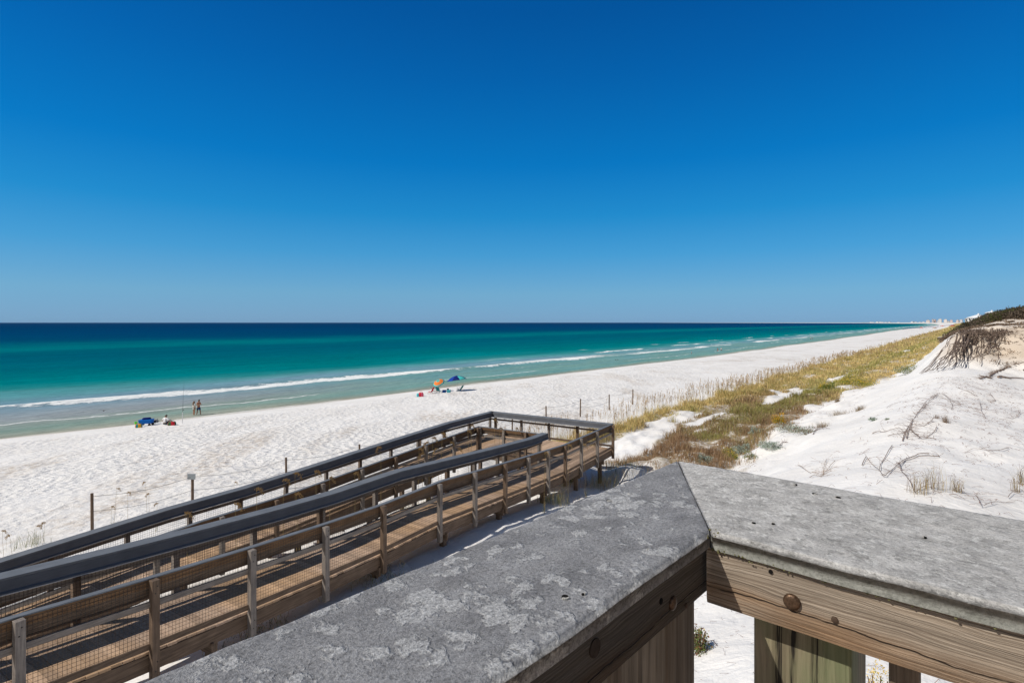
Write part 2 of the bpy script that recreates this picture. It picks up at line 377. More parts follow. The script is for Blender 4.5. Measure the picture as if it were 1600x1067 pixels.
def build_sea():
    s = np.concatenate([-np.geomspace(40000, 120, 40), np.linspace(-118, 300, 420), np.geomspace(304, 60000, 160)])
    y = np.concatenate([np.linspace(38, 60, 6, endpoint=False), np.linspace(60, 150, 260, endpoint=False), np.geomspace(150, 70000, 160)])
    S, Yy = np.meshgrid(s, y)
    off = np.interp(S, [3000, 6000, 12000, 60000], [0, 0, 0, 0])
    Z = np.zeros_like(S)
    far = np.exp(-np.maximum(S, 0)/500.)
    br = Yy-(88+2.2*np.sin(S/23.)+1.3*np.sin(S/9.3+2))
    Z += .42*np.exp(-(br/1.6)**2)*far+.10*np.sin((Yy+3*np.sin(S/30.))/3.1)*np.exp(-((Yy-95)/30.)**2)
    Z += fbm(S/6., Yy/1.5, 3, 12)*.18*sstep(Yy, 70, 100)*(1-sstep(Yy, 600, 1500))
    # swash keeps to the beach
    n = len(s); m = len(y); idx = np.arange(m*n).reshape(m, n)
    q = np.stack([idx[:-1, :-1], idx[:-1, 1:], idx[1:, 1:], idx[1:, :-1]], -1).reshape(-1, 4)
    vs = -vshore(S); g = NT('sea_water')
    g.link  # colours follow the depth of the water over white sand
    cd = g.node('ShaderNodeTexCoord'); sp = g.node('ShaderNodeSeparateXYZ'); g.link(cd.outputs['Object'], sp.inputs[0])
    off = g.attr('off')            # metres out from the water's edge
    wv = g.noise(g.coord((.012, .05, 1)), 1., 4, .6, .4); wv2 = g.noise(g.coord((.05, .22, 1)), 1., 4, .6)
    yy = g.math('MAXIMUM', g.math('ADD', off, g.math('MULTIPLY', g.math('SUBTRACT', wv2, .5), 6.)), .02)
    yo = g.math('MULTIPLY', g.math('ADD', yy, 6.), g.math('ADD', g.math('MULTIPLY', wv, .5), .75))
    t = g.math('DIVIDE', g.math('LOGARITHM', g.math('DIVIDE', yo, 6.), math.e), math.log(1200.))
    def L3(r, g_, b): return tuple(((x/255.)/12.92 if x < 10 else (((x/255.)+.055)/1.055)**2.4)*(.80+.10*(1 if r > 90 else 0)) for x in (r, g_, b))
    SEA = [(0, (165, 163, 150)), (5, (134, 160, 152)), (9, (146, 160, 156)), (13, (150, 160, 166)), (19, (136, 160, 174)), (30, (120, 158, 176)), (37, (95, 160, 168)), (45, (45, 146, 150)), (55, (0, 136, 143)),
           (65, (0, 130, 138)), (75, (0, 122, 134)), (90, (0, 116, 131)), (120, (0, 107, 129)), (155, (0, 99, 125)), (185, (0, 103, 126)), (217, (0, 125, 138)), (245, (0, 118, 134)), (300, (0, 92, 124)), (370, (0, 76, 118)), (640, (0, 70, 118)), (1200, (0, 64, 110)), (5000, (0, 58, 104))]
    col = g.ramp(t, [(math.log((o_+6)/6.)/math.log(1200.), L3(*c_)) for o_, c_ in SEA])
    tealf = g.math('MULTIPLY', g.math('DIVIDE', g.math('SUBTRACT', sp.outputs[0], 28.), 40., clamp=True), g.ramp(g.math('DIVIDE', yy, 40.), [(.02, 0.), (.12, 1.), (.6, 1.), (.8, 0.)]))
    col = g.mix(g.math('MULTIPLY', tealf, .8), col, g.mix(g.ramp(wv2, [(.4, 0.), (.6, 1.)]), L3(112, 162, 156), L3(104, 160, 164)))
    ch = g.noise(g.coord((.25, 1.1, 1)), 1., 5, .7); ch2 = g.noise(g.coord((.02, .12, 1)), 1., 5, .65)
    col = g.mix(1., col, g.ramp(ch, [(.3, .84), (.5, 1.), (.72, 1.16)]), 'MULTIPLY'); col = g.mix(1., col, g.ramp(ch2, [(.3, .86), (.7, 1.13)]), 'MULTIPLY')
    farf = g.math('DIVIDE', g.math('SUBTRACT', sp.outputs[0], 95.), 60., clamp=True)
    # foam: ragged bright lines where waves break and where they run out
    fo = None
    lines = [(88, 3.3, 1.0, .012, 0, 7), (102, 1.8, 1., .03, 3.1, .47), (73, .6, .6, .02, 5.2, .46), (116, 1.2, .9, .03, 8, .50), (95, .8, .7, .02, 9.2, .50), (80, .5, .55, .02, 11.3, .50)]
    warp = g.math('ADD', g.math('MULTIPLY', g.math('SUBTRACT', g.noise(g.coord((.045, .0, 1)), 1., 4, .6), .5), 9.), g.math('MULTIPLY', g.math('SUBTRACT', g.noise(g.coord((.5, .3, 1)), 1., 3), .5), 1.6))
    rag = g.noise(g.coord((.8, 1.4, 1)), 1., 5, .7)
    for (y0, hw, amt, fr, ph, cut) in lines:
        dd = g.math('SUBTRACT', g.math('ADD', g.math('SUBTRACT', off, 0.), warp), float(y0-64))
        body = g.math('SUBTRACT', 1., g.math('DIVIDE', g.math('ABSOLUTE', dd), hw), clamp=True)
        seg = g.noise(g.coord((fr, 0, 0), loc=(ph, ph, 0)), 1., 2, .5)
        if cut > 1: k = g.ramp(seg, [(.2, .75), (.5, 1.)])
        else: k = g.ramp(seg, [(cut+.03, 0.), (cut+.09, 1.)])
        f = g.math('MULTIPLY', g.math('MULTIPLY', g.ramp(g.math('ADD', body, g.math('MULTIPLY', g.math('SUBTRACT', rag, .5), 1.5)), [(.35, 0.), (.62, 1.)]), k), amt)
        f = g.math('MULTIPLY', f, g.ramp(body, [(0., 0.), (.12, 1.)]))
        if y0 > 90: f = g.math('MULTIPLY', f, farf)
        if y0 == 88:
            sg2 = g.ramp(g.noise(g.coord((.022, 0, 0), loc=(4.4, 0, 0)), 1., 2, .5), [(.47, .05), (.53, 1.)])
            fs2 = g.math('DIVIDE', g.math('SUBTRACT', sp.outputs[0], 100.), 60., clamp=True)
            f = g.math('MULTIPLY', f, g.math('ADD', g.math('MULTIPLY', fs2, sg2), g.math('SUBTRACT', 1., fs2)))
        fo = f if fo is None else g.math('MAXIMUM', fo, f)
    edge = g.ramp(g.math('ADD', yy, g.math('MULTIPLY', rag, .6)), [(.35, .5), (.75, 0.)])
    fo = g.math('MAXIMUM', fo, edge)
    c2 = g.mix(fo, col, (.86, .88, .87)); g.col(c2)
    g.link(g.math('ADD', g.math('MULTIPLY', fo, .5), .22), g.b.inputs['Roughness']); g.b.inputs['Specular IOR Level'].default_value = 0.
    h = g.math('ADD', g.noise(g.coord((.6, 1.5, 1)), 1., 5, .6), g.math('MULTIPLY', g.noise(g.coord((.08, .3, 1)), 1., 3), 2.))
    b1 = g.bump(h, .8, .35); g.bump(fo, .6, .15, b1)
    Zs = Z*sstep(Yy+vshore(S), 2, 10)
    o = np_mesh('sea', np.stack([S, Yy, Zs], -1), q, None, g.m, smooth=True, attrs={'off': (Yy-vs).ravel()})
    o.rotation_euler = (0, 0, math.atan2(US[1], US[0])); o['kind'] = 'structure'
build_sea()

# ------------------------------------------------------------------ boardwalk below
TA = math.atan2(.853, .522)               # heading of the boardwalk
def bw(a, b): return (.522*a+.853*b, .853*a-.522*b)
TOPN = ([-3, 2.5, 4.05, 5.6, 7.13, 8.6, 10.8, 12.1, 15.06, 17.9, 23], [7.0, 6.70, 6.57, 6.46, 6.37, 6.31, 6.31, 6.22, 6.03, 5.87, 5.87])
TOPF = ([-3, 4.2, 7.4, 9.4, 10.8, 14., 15.4, 19., 23], [5.10, 5.36, 5.48, 5.48, 5.53, 5.67, 5.73, 5.87, 5.87])
def topn(a): return float(np.interp(a, *TOPN))
def topf(a): return float(np.interp(a, *TOPF))
bwk = empty('boardwalk', (0, 0, 0), TA, 'long weathered wooden boardwalk ramp with mesh railings doubling back down to the beach', 'boardwalk')
# local frame of the boardwalk: x = a, y = -b
BP = [.095, .24]
def posts_along(lst, lo, hi, step=1.53):
    l = sorted(lst); r = list(l)
    while r[0]-step > lo: r.insert(0, r[0]-step)
    return [x for x in r if lo <= x <= hi]
def railing(p0, p1, zf, outn, posts, ks, wide=True, capw=.15, long=True):
    """p0,p1 local ends; zf(param along) -> top z; outn = outward unit normal; posts = params; ks = breakpoints"""
    P0 = Vector((p0[0], p0[1], 0)); P1 = Vector((p1[0], p1[1], 0)); d = (P1-P0); Ln = d.length; d.normalize()
    ax = 'x' if abs(d.x) > .5 else 'y'
    ts = sorted(set([0, Ln]+[k for k in ks if 0 < k < Ln]))
    path = [(P0.x+d.x*t, P0.y+d.y*t, zf(t)) for t in ts]
    def rect(l0, l1, h0, h1): return [(l0, h0), (l1, h0), (l1, h1), (l0, h1)]
    R = MB(); R.sweep(path, rect(-.042, -.004, -.27, -.022), outn)
    if not wide:
        R = MB(); R.sweep(path, rect(-.042, -.004, -.135, -.022), outn)
    root = R.build('railing', M['warm_'+ax], bwk, bevel=.003)
    if not wide:
        B2 = MB(); B2.sweep(path, rect(-.085, -.047, -.275, -.10), outn); B2.build('inner_board', M['wood_'+ax], root, bevel=.003)
    C = MB()
    capx = .045 if wide else .0
    C.sweep(path, rect(-.24 if wide else -.105, capx, -.02, .018 if wide else -.001), outn)
    C.build('rail_cap', M['comp'] if wide else M['comp'], root, bevel=.005)
    H = MB()
    if wide: H.sweep(path, [(-.238, -.165), (-.262, -.185), (-.262, -.20), (-.20, -.20), (-.20, -.022), (-.238, -.022)], outn)
    else: H.sweep(path, rect(-.125, -.09, -.18, -.04), outn)
    H.build('handrail', M['comp2'], root, bevel=.003)
    if wide:
        H = MB(); H.sweep(path, rect(-.272, -.19, -.214, -.202), outn); H.build('handrail_trim', M['trim'], root)
    m1 = MB(); m1.sweep(path, rect(.012, .05, -.41, -.325), outn); m1.build('mid_rail', M['grey_'+ax], root, bevel=.004)
    m2 = MB(); m2.sweep(path, rect(.012, .05, -1.02, -.935), outn); m2.build('bottom_rail', M['wood_'+ax], root, bevel=.004)
    for k, t in enumerate(posts):
        z = zf(t); q = MB(); hw = .052
        c = P0+d*t; wob = random.uniform(-.006, .006)
        o1 = .012; o2 = .115; zt = z-.028 if wide else z+random.uniform(-.03, .0)
        lat = Vector((outn[0], outn[1], 0)); vs = []
        for zz in (z-1.46, zt):
            for (s_, o_) in ((-hw, o1), (hw, o1), (hw, o2), (-hw, o2)): vs.append(c+d*(s_+wob)+lat*o_+Vector((0, 0, zz)))
        q.add(vs, [(0, 1, 2, 3), (4, 7, 6, 5), (0, 4, 5, 1), (1, 5, 6, 2), (2, 6, 7, 3), (3, 7, 4, 0)])
        pm = M['grey_z'] if k % 3 else M['wood_z']
        q.mi = 1
        for dz, ds in ((-.10, .012), (-.2, -.015), (-1.2, .01), (-1.33, -.012)):
            pc = c+lat*.115+d*ds+Vector((0, 0, z+dz)); q.tube([pc-lat*.004, pc+lat*.006], .011, 6)
        q.build('post', [pm, M['steel']], root, bevel=.005)
    # wire mesh: 50 mm squares
    wm = MB(); wv = []; wf = []
    nv = int(Ln/.05)
    lat = np.array([outn[0], outn[1]])
    tt = np.arange(nv)*.05+.02; zz = np.array([zf(t) for t in tt]); X = P0.x+d.x*tt+lat[0]*.006; Y = P0.y+d.y*tt+lat[1]*.006
    wr = .0019
    V = []; Q = []
    def bars(A, B, side):
        n0 = len(V)*1
        return
    lat3 = np.array([outn[0], outn[1], 0.]); d3 = np.array([d.x, d.y, 0.])
    A = np.stack([X, Y, zz-1.0], -1); B = np.stack([X, Y, zz-.05], -1)
    offs = [d3*wr*1.3, lat3*wr*1.3, -d3*wr*1.3, -lat3*wr*1.3]
    vv = np.concatenate([np.stack([A+o for o in offs], 1), np.stack([B+o for o in offs], 1)], 1).reshape(-1, 3)
    base = np.arange(len(A))[:, None, None]*8; fq = np.array([[j, (j+1) % 4, 4+(j+1) % 4, 4+j] for j in range(4)])[None]
    quads = (base+fq).reshape(-1, 4); verts = vv
    for hgt in np.arange(-.98, -.03, .055):
        A = np.array([[p[0]+lat[0]*.006, p[1]+lat[1]*.006, p[2]+hgt] for p in path])
        up = np.array([0, 0, 1.]); offs2 = [up*wr*1.3, lat3*wr*1.3, -up*wr*1.3, -lat3*wr*1.3]
        vv = np.stack([A+o for o in offs2], 1).reshape(-1, 3)
        k = len(path); b0 = len(verts)
        fq2 = np.array([[i*4+j, i*4+(j+1) % 4, (i+1)*4+(j+1) % 4, (i+1)*4+j] for i in range(k-1) for j in range(4)])+b0
        verts = np.concatenate([verts, vv]); quads = np.concatenate([quads, fq2])
    np_mesh('wire_mesh', verts, quads, None, M['steel'], root)
    return root
NEARPOST = posts_along([4.05, 5.58, 7.12, 8.66, 10.6, 12.1, 13.65, 15.04, 16.39, 17.72, 19.11, 20.68, 22.43], -1, 22.6)
MIDPOST = posts_along([3.73, 5.22, 6.75, 8.4, 10.14, 11.63, 13.11, 14.55, 15.93, 17.4, 18.95], -1, 19.3)
FARPOST = posts_along([6.5, 8.0, 9.45, 10.97, 12.54, 14.06, 15.64, 17.23, 18.95, 20.81, 22.6], -1, 22.9)
INFPOST = posts_along([9.36, 10.91, 12.47, 14.01, 15.6, 17.3, 18.95], -1, 19.1)
AEND, AIN = 22.6, 19.15
BN, BM, BI, BF = -8.65, -10.28, -13.36, -15.05
kn = TOPN[0]; kf = TOPF[0]
railing((-1, -BN), (AEND, -BN), lambda t: topn(t-1), (0, -1), [a+1 for a in NEARPOST], [k+1 for k in kn], wide=False)
railing((-1, -BM), (AIN, -BM), lambda t: topn(t-1)+.03, (0, 1), [a+1 for a in MIDPOST], [k+1 for k in kn])
railing((AEND, -BN-.02), (AEND, -BF), lambda t: 5.87, (1, 0), [1.75, 3.2, 4.7, 6.2], [])
railing((-1, -BF), (AEND+.02, -BF), lambda t: topf(t-1), (0, 1), [a+1 for a in FARPOST], [k+1 for k in kf])
railing((-1, -BI), (AIN+.1, -BI), lambda t: topf(t-1)-.02, (0, -1), [a+1 for a in INFPOST], [k+1 for k in kf], wide=False)
railing((AIN, -BM+.05), (AIN, -BI), lambda t: 5.85, (-1, 0), [.7, 1.75, 2.95], [], wide=False)
def planks(x0, x1, y0, y1, zf, name, axis='x'):
    m = MB(); w = .14; gap = .006
    if axis == 'x':
        x = x0
        while x < x1-.02:
            e = min(x+w, x1); j = random.uniform(-.012, .012)
            za, zb = zf(x), zf(e); jj = random.uniform(-.002, .002)
            vs = [(x, y0+j, za-.038), (e, y0+j, zb-.038), (e, y1+j, zb-.038), (x, y1+j, za-.038), (x, y0+j, za+jj), (e, y0+j, zb+jj), (e, y1+j, zb+jj), (x, y1+j, za+jj)]
            m.add(vs, [(0, 3, 2, 1), (4, 5, 6, 7), (0, 1, 5, 4), (1, 2, 6, 5), (2, 3, 7, 6), (3, 0, 4, 7)]); x += w+gap
        return m.build(name, M['deck_x'], bwk)
    y = y0
    while y < y1-.02:
        m.box((x0, y, zf(x0)-.038), (x1, min(y+w, y1), zf(x0)+random.uniform(-.002, .002))); y += w+gap
    return m.build(name, M['deck_y'], bwk)
H0 = 1.07
planks(-1, AIN-.0, -BN+.01, -BM-.01, lambda a: topn(a)-H0, 'ramp_deck')
planks(-1, AIN-.0, -BI+.01, -BF-.01, lambda a: topf(a)-H0, 'ramp_deck')
planks(AIN+.01, AEND-.01, -BN+.01, -BF-.01, lambda a: 5.87-H0, 'landing_deck', 'y')
def joist(y, zf, a0, a1, ks, lat):
    m = MB(); ts = sorted(set([a0, a1]+[k for k in ks if a0 < k < a1]))
    m.sweep([(t, y, zf(t)-H0-.042) for t in ts], [(-.019, -.25), (.019, -.25), (.019, 0), (-.019, 0)], (0, 1, 0)); m.build('rim_joist', M['wood_x'], bwk, bevel=.004)
joist(-BN+.015, topn, -1, AEND, kn, 1); joist(-BM-.03, topn, -1, AIN, kn, 1)
joist(-BN+.8, topn, -1, AEND, kn, 1)
joist(-BI+.03, topf, -1, AIN, kf, 1); joist(-BF-.015, topf, -1, AEND, kf, 1)
m = MB(); m.box((AEND-.04, -BN+.05, 4.80-.29), (AEND-.002, -BF-.05, 4.80-.042)); m.build('rim_joist', M['wood_y'], bwk)
m = MB(); m.box((AIN, -BM+.0, 4.80-.29), (AIN+.038, -BI-.0, 4.80-.042)); m.build('rim_joist', M['wood_y'], bwk)
for (lst, ys, zf) in (([.5, 2.8, 5.0, 8.66, 11., 13.65, 16.4, 19.1, 21.5], (-BN+.17, -BM-.17), topn), ([1, 4, 7, 10.2, 13, 16, 18.9, 21.4], (-BI+.17, -BF-.17), topf)):
    for a in lst:
        c = MB(); c.box((a-.11, ys[0]-.22, zf(a)-H0-.44), (a-.065, ys[1]+.22, zf(a)-H0-.25)); c.build('cross_beam', M['wood_y'], bwk, bevel=.004)
        for y in ys:
            X, Y = bw(a, -y); c = MB(); c.box((a-.06, y-.07, Tz(X, Y)-.6), (a+.08, y+.07, zf(a)-H0-.20)); c.build('pile', M['wood_z'], bwk, bevel=.006)

# ------------------------------------------------------------------ viewing deck and its corner railing (foreground)
def capmat():
    g = NT('lichened_cap')
    c = g.coord(); blob = g.noise(c, 11., 5, .62, .3); wn_ = g.node('ShaderNodeTexNoise'); wn_.inputs['Scale'].default_value = 32.; wn_.inputs['Detail'].default_value = 5; g.link(c, wn_.inputs['Vector']); wv_ = g.node('ShaderNodeVectorMath', operation='SCALE'); wv_.inputs['Scale'].default_value = .075; g.link(wn_.outputs['Color'], wv_.inputs[0]); wa_ = g.node('ShaderNodeVectorMath', operation='ADD'); g.link(c, wa_.inputs[0]); g.link(wv_.outputs[0], wa_.inputs[1]); v = g.voro(wa_.outputs[0], 19.); cl = g.noise(c, 3.0, 3, .5)
    ed = g.noise(c, 48., 5, .72)
    patch = g.math('ADD', g.math('ADD', g.math('MULTIPLY', g.math('SUBTRACT', .45, v.outputs['Distance']), 1.), g.math('MULTIPLY', g.math('SUBTRACT', cl, .5), 1.9)), g.math('MULTIPLY', g.math('SUBTRACT', ed, .5), .75))
    mask = g.ramp(patch, [(-.0, 0.), (.13, 1.)])
    gr = g.noise(c, 135., 5, .8); gr2 = g.noise(c, 330., 3, .7); wd = g.noise(g.coord((1.5, 22, 22)), 2., 5, .6)
    base = g.mix(g.ramp(blob, [(.3, 0.), (.7, 1.)]), (.20, .20, .208), (.40, .40, .41))
    base = g.mix(g.ramp(wd, [(.4, 0.), (.7, .35)]), base, (.30, .295, .29))
    li = g.mix(g.ramp(gr, [(.35, 0.), (.65, 1.)]), (.40, .40, .405), (.60, .60, .595))
    return g, c, base, li, mask, gr, gr2, ed
def make_cap1():
    g, c, base, li, mask, gr, gr2, ed = capmat()
    col = g.mix(g.math('MULTIPLY', mask, .85), base, li)
    col = g.mix(1., col, g.ramp(gr, [(.33, .5), (.5, 1.), (.68, 1.35)]), 'MULTIPLY')
    col = g.mix(1., col, g.ramp(gr2, [(.3, .75), (.7, 1.2)]), 'MULTIPLY'); g.col(col); g.b.inputs['Roughness'].default_value = .92; g.b.inputs['Specular IOR Level'].default_value = .15
    h = g.math('ADD', gr, g.math('ADD', g.math('MULTIPLY', gr2, .4), g.math('MULTIPLY', mask, .5))); g.bump(h, 1., .0045)
    return g.m
def make_cap2():
    g, c, base, li, mask, gr, gr2, ed = capmat()
    b2 = g.mix(g.ramp(g.noise(c, 14., 7, .72), [(.3, 0.), (.7, 1.)]), (.33, .32, .305), (.68, .66, .63))
    wd = g.noise(g.coord((1.6, 30, 30)), 1.6, 6, .7)
    b2 = g.mix(1., b2, g.ramp(wd, [(.3, .85), (.7, 1.1)]), 'MULTIPLY')
    b2 = g.mix(g.ramp(g.noise(c, 34., 6, .8), [(.53, 0.), (.58, .75)]), b2, (.70, .69, .66))
    b2 = g.mix(g.ramp(g.noise(c, 22., 6, .8), [(.40, .6), (.45, 0.)]), b2, (.24, .235, .22))
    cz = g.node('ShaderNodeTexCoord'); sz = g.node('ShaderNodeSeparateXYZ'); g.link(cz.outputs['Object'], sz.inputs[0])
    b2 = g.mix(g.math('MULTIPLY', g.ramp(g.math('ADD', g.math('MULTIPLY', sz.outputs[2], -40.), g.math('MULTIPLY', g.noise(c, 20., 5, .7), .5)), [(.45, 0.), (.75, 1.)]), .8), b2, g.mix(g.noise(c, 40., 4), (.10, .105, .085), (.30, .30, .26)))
    col = g.mix(1., b2, g.ramp(gr, [(.33, .55), (.5, 1.), (.68, 1.22)]), 'MULTIPLY')
    g.col(col); g.b.inputs['Roughness'].default_value = .92; g.b.inputs['Specular IOR Level'].default_value = .15
    h = g.math('ADD', gr, g.math('ADD', g.math('MULTIPLY', gr2, .3), wd)); g.bump(h, 1., .0035)
    return g.m
def fasciamat(name, tone):
    """old pine board: raised grain lines along x, knots, brown stain low down"""
    g = NT(name); c = g.coord(); dist = g.noise(g.coord((2.2, 6, 6)), 1.2, 3)
    cc = g.node('ShaderNodeTexCoord'); sp = g.node('ShaderNodeSeparateXYZ'); g.link(cc.outputs['Object'], sp.inputs[0])
    zz = g.math('ADD', sp.outputs[2], g.math('MULTIPLY', g.math('SUBTRACT', dist, .5), .032))
    zz = g.math('ADD', zz, g.math('MULTIPLY', g.math('SUBTRACT', g.noise(g.coord((5, 20, 20)), 1., 4), .5), .012))
    wav = g.node('ShaderNodeCombineXYZ'); g.link(g.math('MULTIPLY', sp.outputs[0], .5), wav.inputs[0]); g.link(g.math('MULTIPLY', zz, 290.), wav.inputs[2])
    lines = g.noise(wav.outputs[0], 1., 4, .7)
    fine = g.noise(g.coord((6, 260, 260)), 1., 4, .6)
    cw = g.math('ADD', sp.outputs[2], g.math('MULTIPLY', g.math('SUBTRACT', g.noise(g.coord((2.6, 0, 0)), 1., 5, .62), .5), .05))
    split = g.math('SUBTRACT', 1., g.math('DIVIDE', g.math('ABSOLUTE', g.math('ADD', cw, .084)), .0022), clamp=True)
    split = g.math('MULTIPLY', split, g.ramp(g.noise(g.coord((9, 1, 1)), 1., 4, .7), [(.38, .25), (.5, 1.)]))
    chk = g.noise(g.coord((16, 2.5, 2.5)), 1., 5, .75)
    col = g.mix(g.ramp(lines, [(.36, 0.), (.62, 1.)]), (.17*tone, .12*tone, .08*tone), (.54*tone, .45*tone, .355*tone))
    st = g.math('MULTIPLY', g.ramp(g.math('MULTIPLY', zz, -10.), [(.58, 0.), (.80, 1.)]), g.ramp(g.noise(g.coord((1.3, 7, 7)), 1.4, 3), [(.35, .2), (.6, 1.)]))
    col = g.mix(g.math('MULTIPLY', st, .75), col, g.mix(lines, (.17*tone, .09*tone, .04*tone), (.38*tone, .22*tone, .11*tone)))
    cr = g.ramp(lines, [(.31, 1.), (.37, 0.)]); col = g.mix(g.math('MULTIPLY', cr, .85), col, (.025, .02, .016))
    col = g.mix(1., col, g.ramp(fine, [(.3, .7), (.7, 1.18)]), 'MULTIPLY'); col = g.mix(1., col, g.ramp(g.noise(g.coord((2.5, 12, 12)), 1.5, 5, .65), [(.3, .72), (.7, 1.15)]), 'MULTIPLY')
    col = g.mix(g.math('MULTIPLY', split, .95), col, (.018, .012, .009)); col = g.mix(g.ramp(chk, [(.70, 0.), (.74, .7)]), col, (.05, .035, .025))
    g.col(col); g.b.inputs['Roughness'].default_value = .85
    g.bump(g.math('SUBTRACT', g.math('ADD', g.math('MULTIPLY', lines, 1.4), g.math('MULTIPLY', fine, .35)), g.math('MULTIPLY', split, 1.5)), 1., .005); return g.m
def greenpost():
    g = NT('algae_green_post'); v = g.coord((30, 30, .8)); n = g.noise(v, 1.5, 6, .7, .6); n2 = g.noise(g.coord((5, 5, 2.)), 1.6, 4)
    col = g.mix(g.ramp(n, [(.3, 0.), (.65, 1.)]), (.085, .062, .04), (.33, .27, .18)); col = g.mix(g.ramp(n2, [(.42, 0.), (.62, .5)]), col, (.13, .19, .08))
    col = g.mix(g.ramp(n, [(.37, .95), (.41, 0.)]), col, (.016, .013, .01)); g.col(col); g.bump(n, 1., .006); g.b.inputs['Roughness'].default_value = .85; return g.m
D1 = Vector((.676, .737, 0)); N1 = Vector((.737, -.676, 0))        # left rail: along, inward
D2 = Vector((.762, -.648, 0)); N2 = Vector((.648, .762, 0))        # right rail: along (to the right), outward
HC = .45; ZT = CZ-HC
O_ = Vector((.542, 1.787, 0)); I_ = Vector((.4265, 1.173, 0))
dr = empty('deck_railing', (I_.x, I_.y, 8.78), 0, 'lichen speckled grey corner railing of the viewing deck right in front', 'railing')
def fr(Dv, org): # object matrix with local x along Dv
    a = math.atan2(Dv.y, Dv.x); return org, a
def place(o, org, ang):
    o.location = Vector(org)-Vector(dr.location); o.rotation_euler = (0, 0, ang); o.parent = dr; return o
def cap_board(name, far0, near0, Dv, length, mat, thick, rnd, wob, seed):
    """board top between two mitre points, running length m along Dv; fine grid with rounded, uneven edges"""
    ang = math.atan2(Dv.y, Dv.x); ca, sa = math.cos(-ang), math.sin(-ang)
    def loc(p): q = p-far0; return (q.x*ca-q.y*sa, q.x*sa+q.y*ca)
    nx, ny = loc(near0)
    nu, nvv = int(length/.007), 70
    u = np.linspace(0, 1, nu+1)[:, None]; t = np.linspace(0, 1, nvv+1)[None]
    xs = (nx*t)*(1-u)+length*u; ys = ny*t+0*u
    # edge wobble
    e_near = fbm(xs*3., xs*0+seed, 4, seed)*wob*2; e_far = fbm(xs*2.2, xs*0+seed+9, 4, seed+3)*wob
    sg = 1 if ny > 0 else -1
    ys = ys+sg*(e_near*t-e_far*(1-t))
    Wd = abs(ny); dist = np.minimum(t*Wd, (1-t)*Wd)+0*u
    du = u*length; dist = np.minimum(dist, du*2.5+.004)
    zz = -np.where(dist < rnd, rnd-np.sqrt(np.maximum(rnd**2-(rnd-dist)**2, 0)), 0)
    zz += fbm(xs*7, ys*9, 4, seed+20)*.004+fbm(xs*40, ys*40, 3, seed+30)*.0012
    V = np.stack([xs, ys, zz], -1); n0, n1 = V.shape[:2]
    ring = [V[:, 0], V[-1, 1:], V[::-1, -1][1:], V[0, ::-1][1:-1]]
    rim = np.concatenate(ring); low = rim.copy(); low[:, 2] = -thick
    low2 = low.copy()
    idx = np.arange(n0*n1).reshape(n0, n1)
    q = np.stack([idx[:-1, :-1], idx[:-1, 1:], idx[1:, 1:], idx[1:, :-1]], -1).reshape(-1, 4)
    if ny > 0: q = q[:, ::-1]
    ri = np.concatenate([idx[:, 0], idx[-1, 1:], idx[::-1, -1][1:], idx[0, ::-1][1:-1]])
    nb = n0*n1; k = len(ri); li = nb+np.arange(k)
    s1 = np.stack([ri, li, np.roll(li, -1), np.roll(ri, -1)], -1)
    if ny > 0: s1 = s1[:, ::-1]
    # bottom
    bi = li[:n0]; bj = None
    ce = nb+k; cen = low.mean(0); tri = np.stack([li, np.roll(li, -1), np.full(k, ce)], -1)
    o = np_mesh(name, np.concatenate([V.reshape(-1, 3), low, cen[None]]), np.concatenate([q, s1]), tri, mat, smooth=True)
    place(o, (far0.x, far0.y, ZT), ang); return o
m_cap1, m_cap2 = make_cap1(), make_cap2()
g_ = Vector((D1.y, -D1.x, 0))
cap1 = cap_board('rail_cap', O_-D1*.0, I_-D1*.0, -D1, 3.2, m_cap1, .034, .012, .004, 3); cap1['label'] = 'grey cap board with pale lichen blotches'
off2 = D2*.0025
cap2 = cap_board('rail_cap', O_+off2, I_+off2, D2, 2.6, m_cap2, .036, .009, .009, 8); cap2.location.z -= .002; cap2['label'] = 'paler grey cap board with ragged edge'
fa1, fa2 = fasciamat('old_pine_painted_shade', .30), fasciamat('old_pine_lit', 1.)  # one pine; the left board's low tone paints its shade into the colour
def grid_board(name, L_, h, th, mat, org, ang, wav=.006, seed=1, endcut=0):
    nx_, nz_ = int(L_/.012), 14; x = np.linspace(0, 1, nx_+1)[:, None]*L_; t = np.linspace(0, 1, nz_+1)[None]
    bow = fbm(x*1.6, x*0+seed, 3, seed)*wav*2
    X = x+0*t; Z = -t*h+bow*t; Y = fbm(X*2, Z*12, 3, seed+2)*.004-.0035*np.exp(-((t-0)/.06)**2)-.0035*np.exp(-((t-1)/.06)**2)
    A = np.stack([X, Y, Z], -1).reshape(-1, 3); B = np.stack([X, Y*0-th, Z], -1).reshape(-1, 3)
    i = np.arange((nx_+1)*(nz_+1)).reshape(nx_+1, nz_+1); q = np.stack([i[:-1, :-1], i[1:, :-1], i[1:, 1:], i[:-1, 1:]], -1).reshape(-1, 4)
    nb = len(A); rim = np.concatenate([i[:, 0], i[-1, 1:], i[::-1, -1][1:], i[0, ::-1][1:-1]])
    s1 = np.stack([rim, np.roll(rim, -1), np.roll(rim, -1)+nb, rim+nb], -1)
    o = np_mesh(name, np.concatenate([A, B]), np.concatenate([q, q[:, ::-1]+nb, s1]), None, mat, smooth=False)
    return place(o, org, ang)
# inner fascia boards: local +y must point to the inside of the deck
sI1 = .035; p1 = N1*(-.50)+D1*(D1.dot(I_)+.052)       # right end of the left fascia
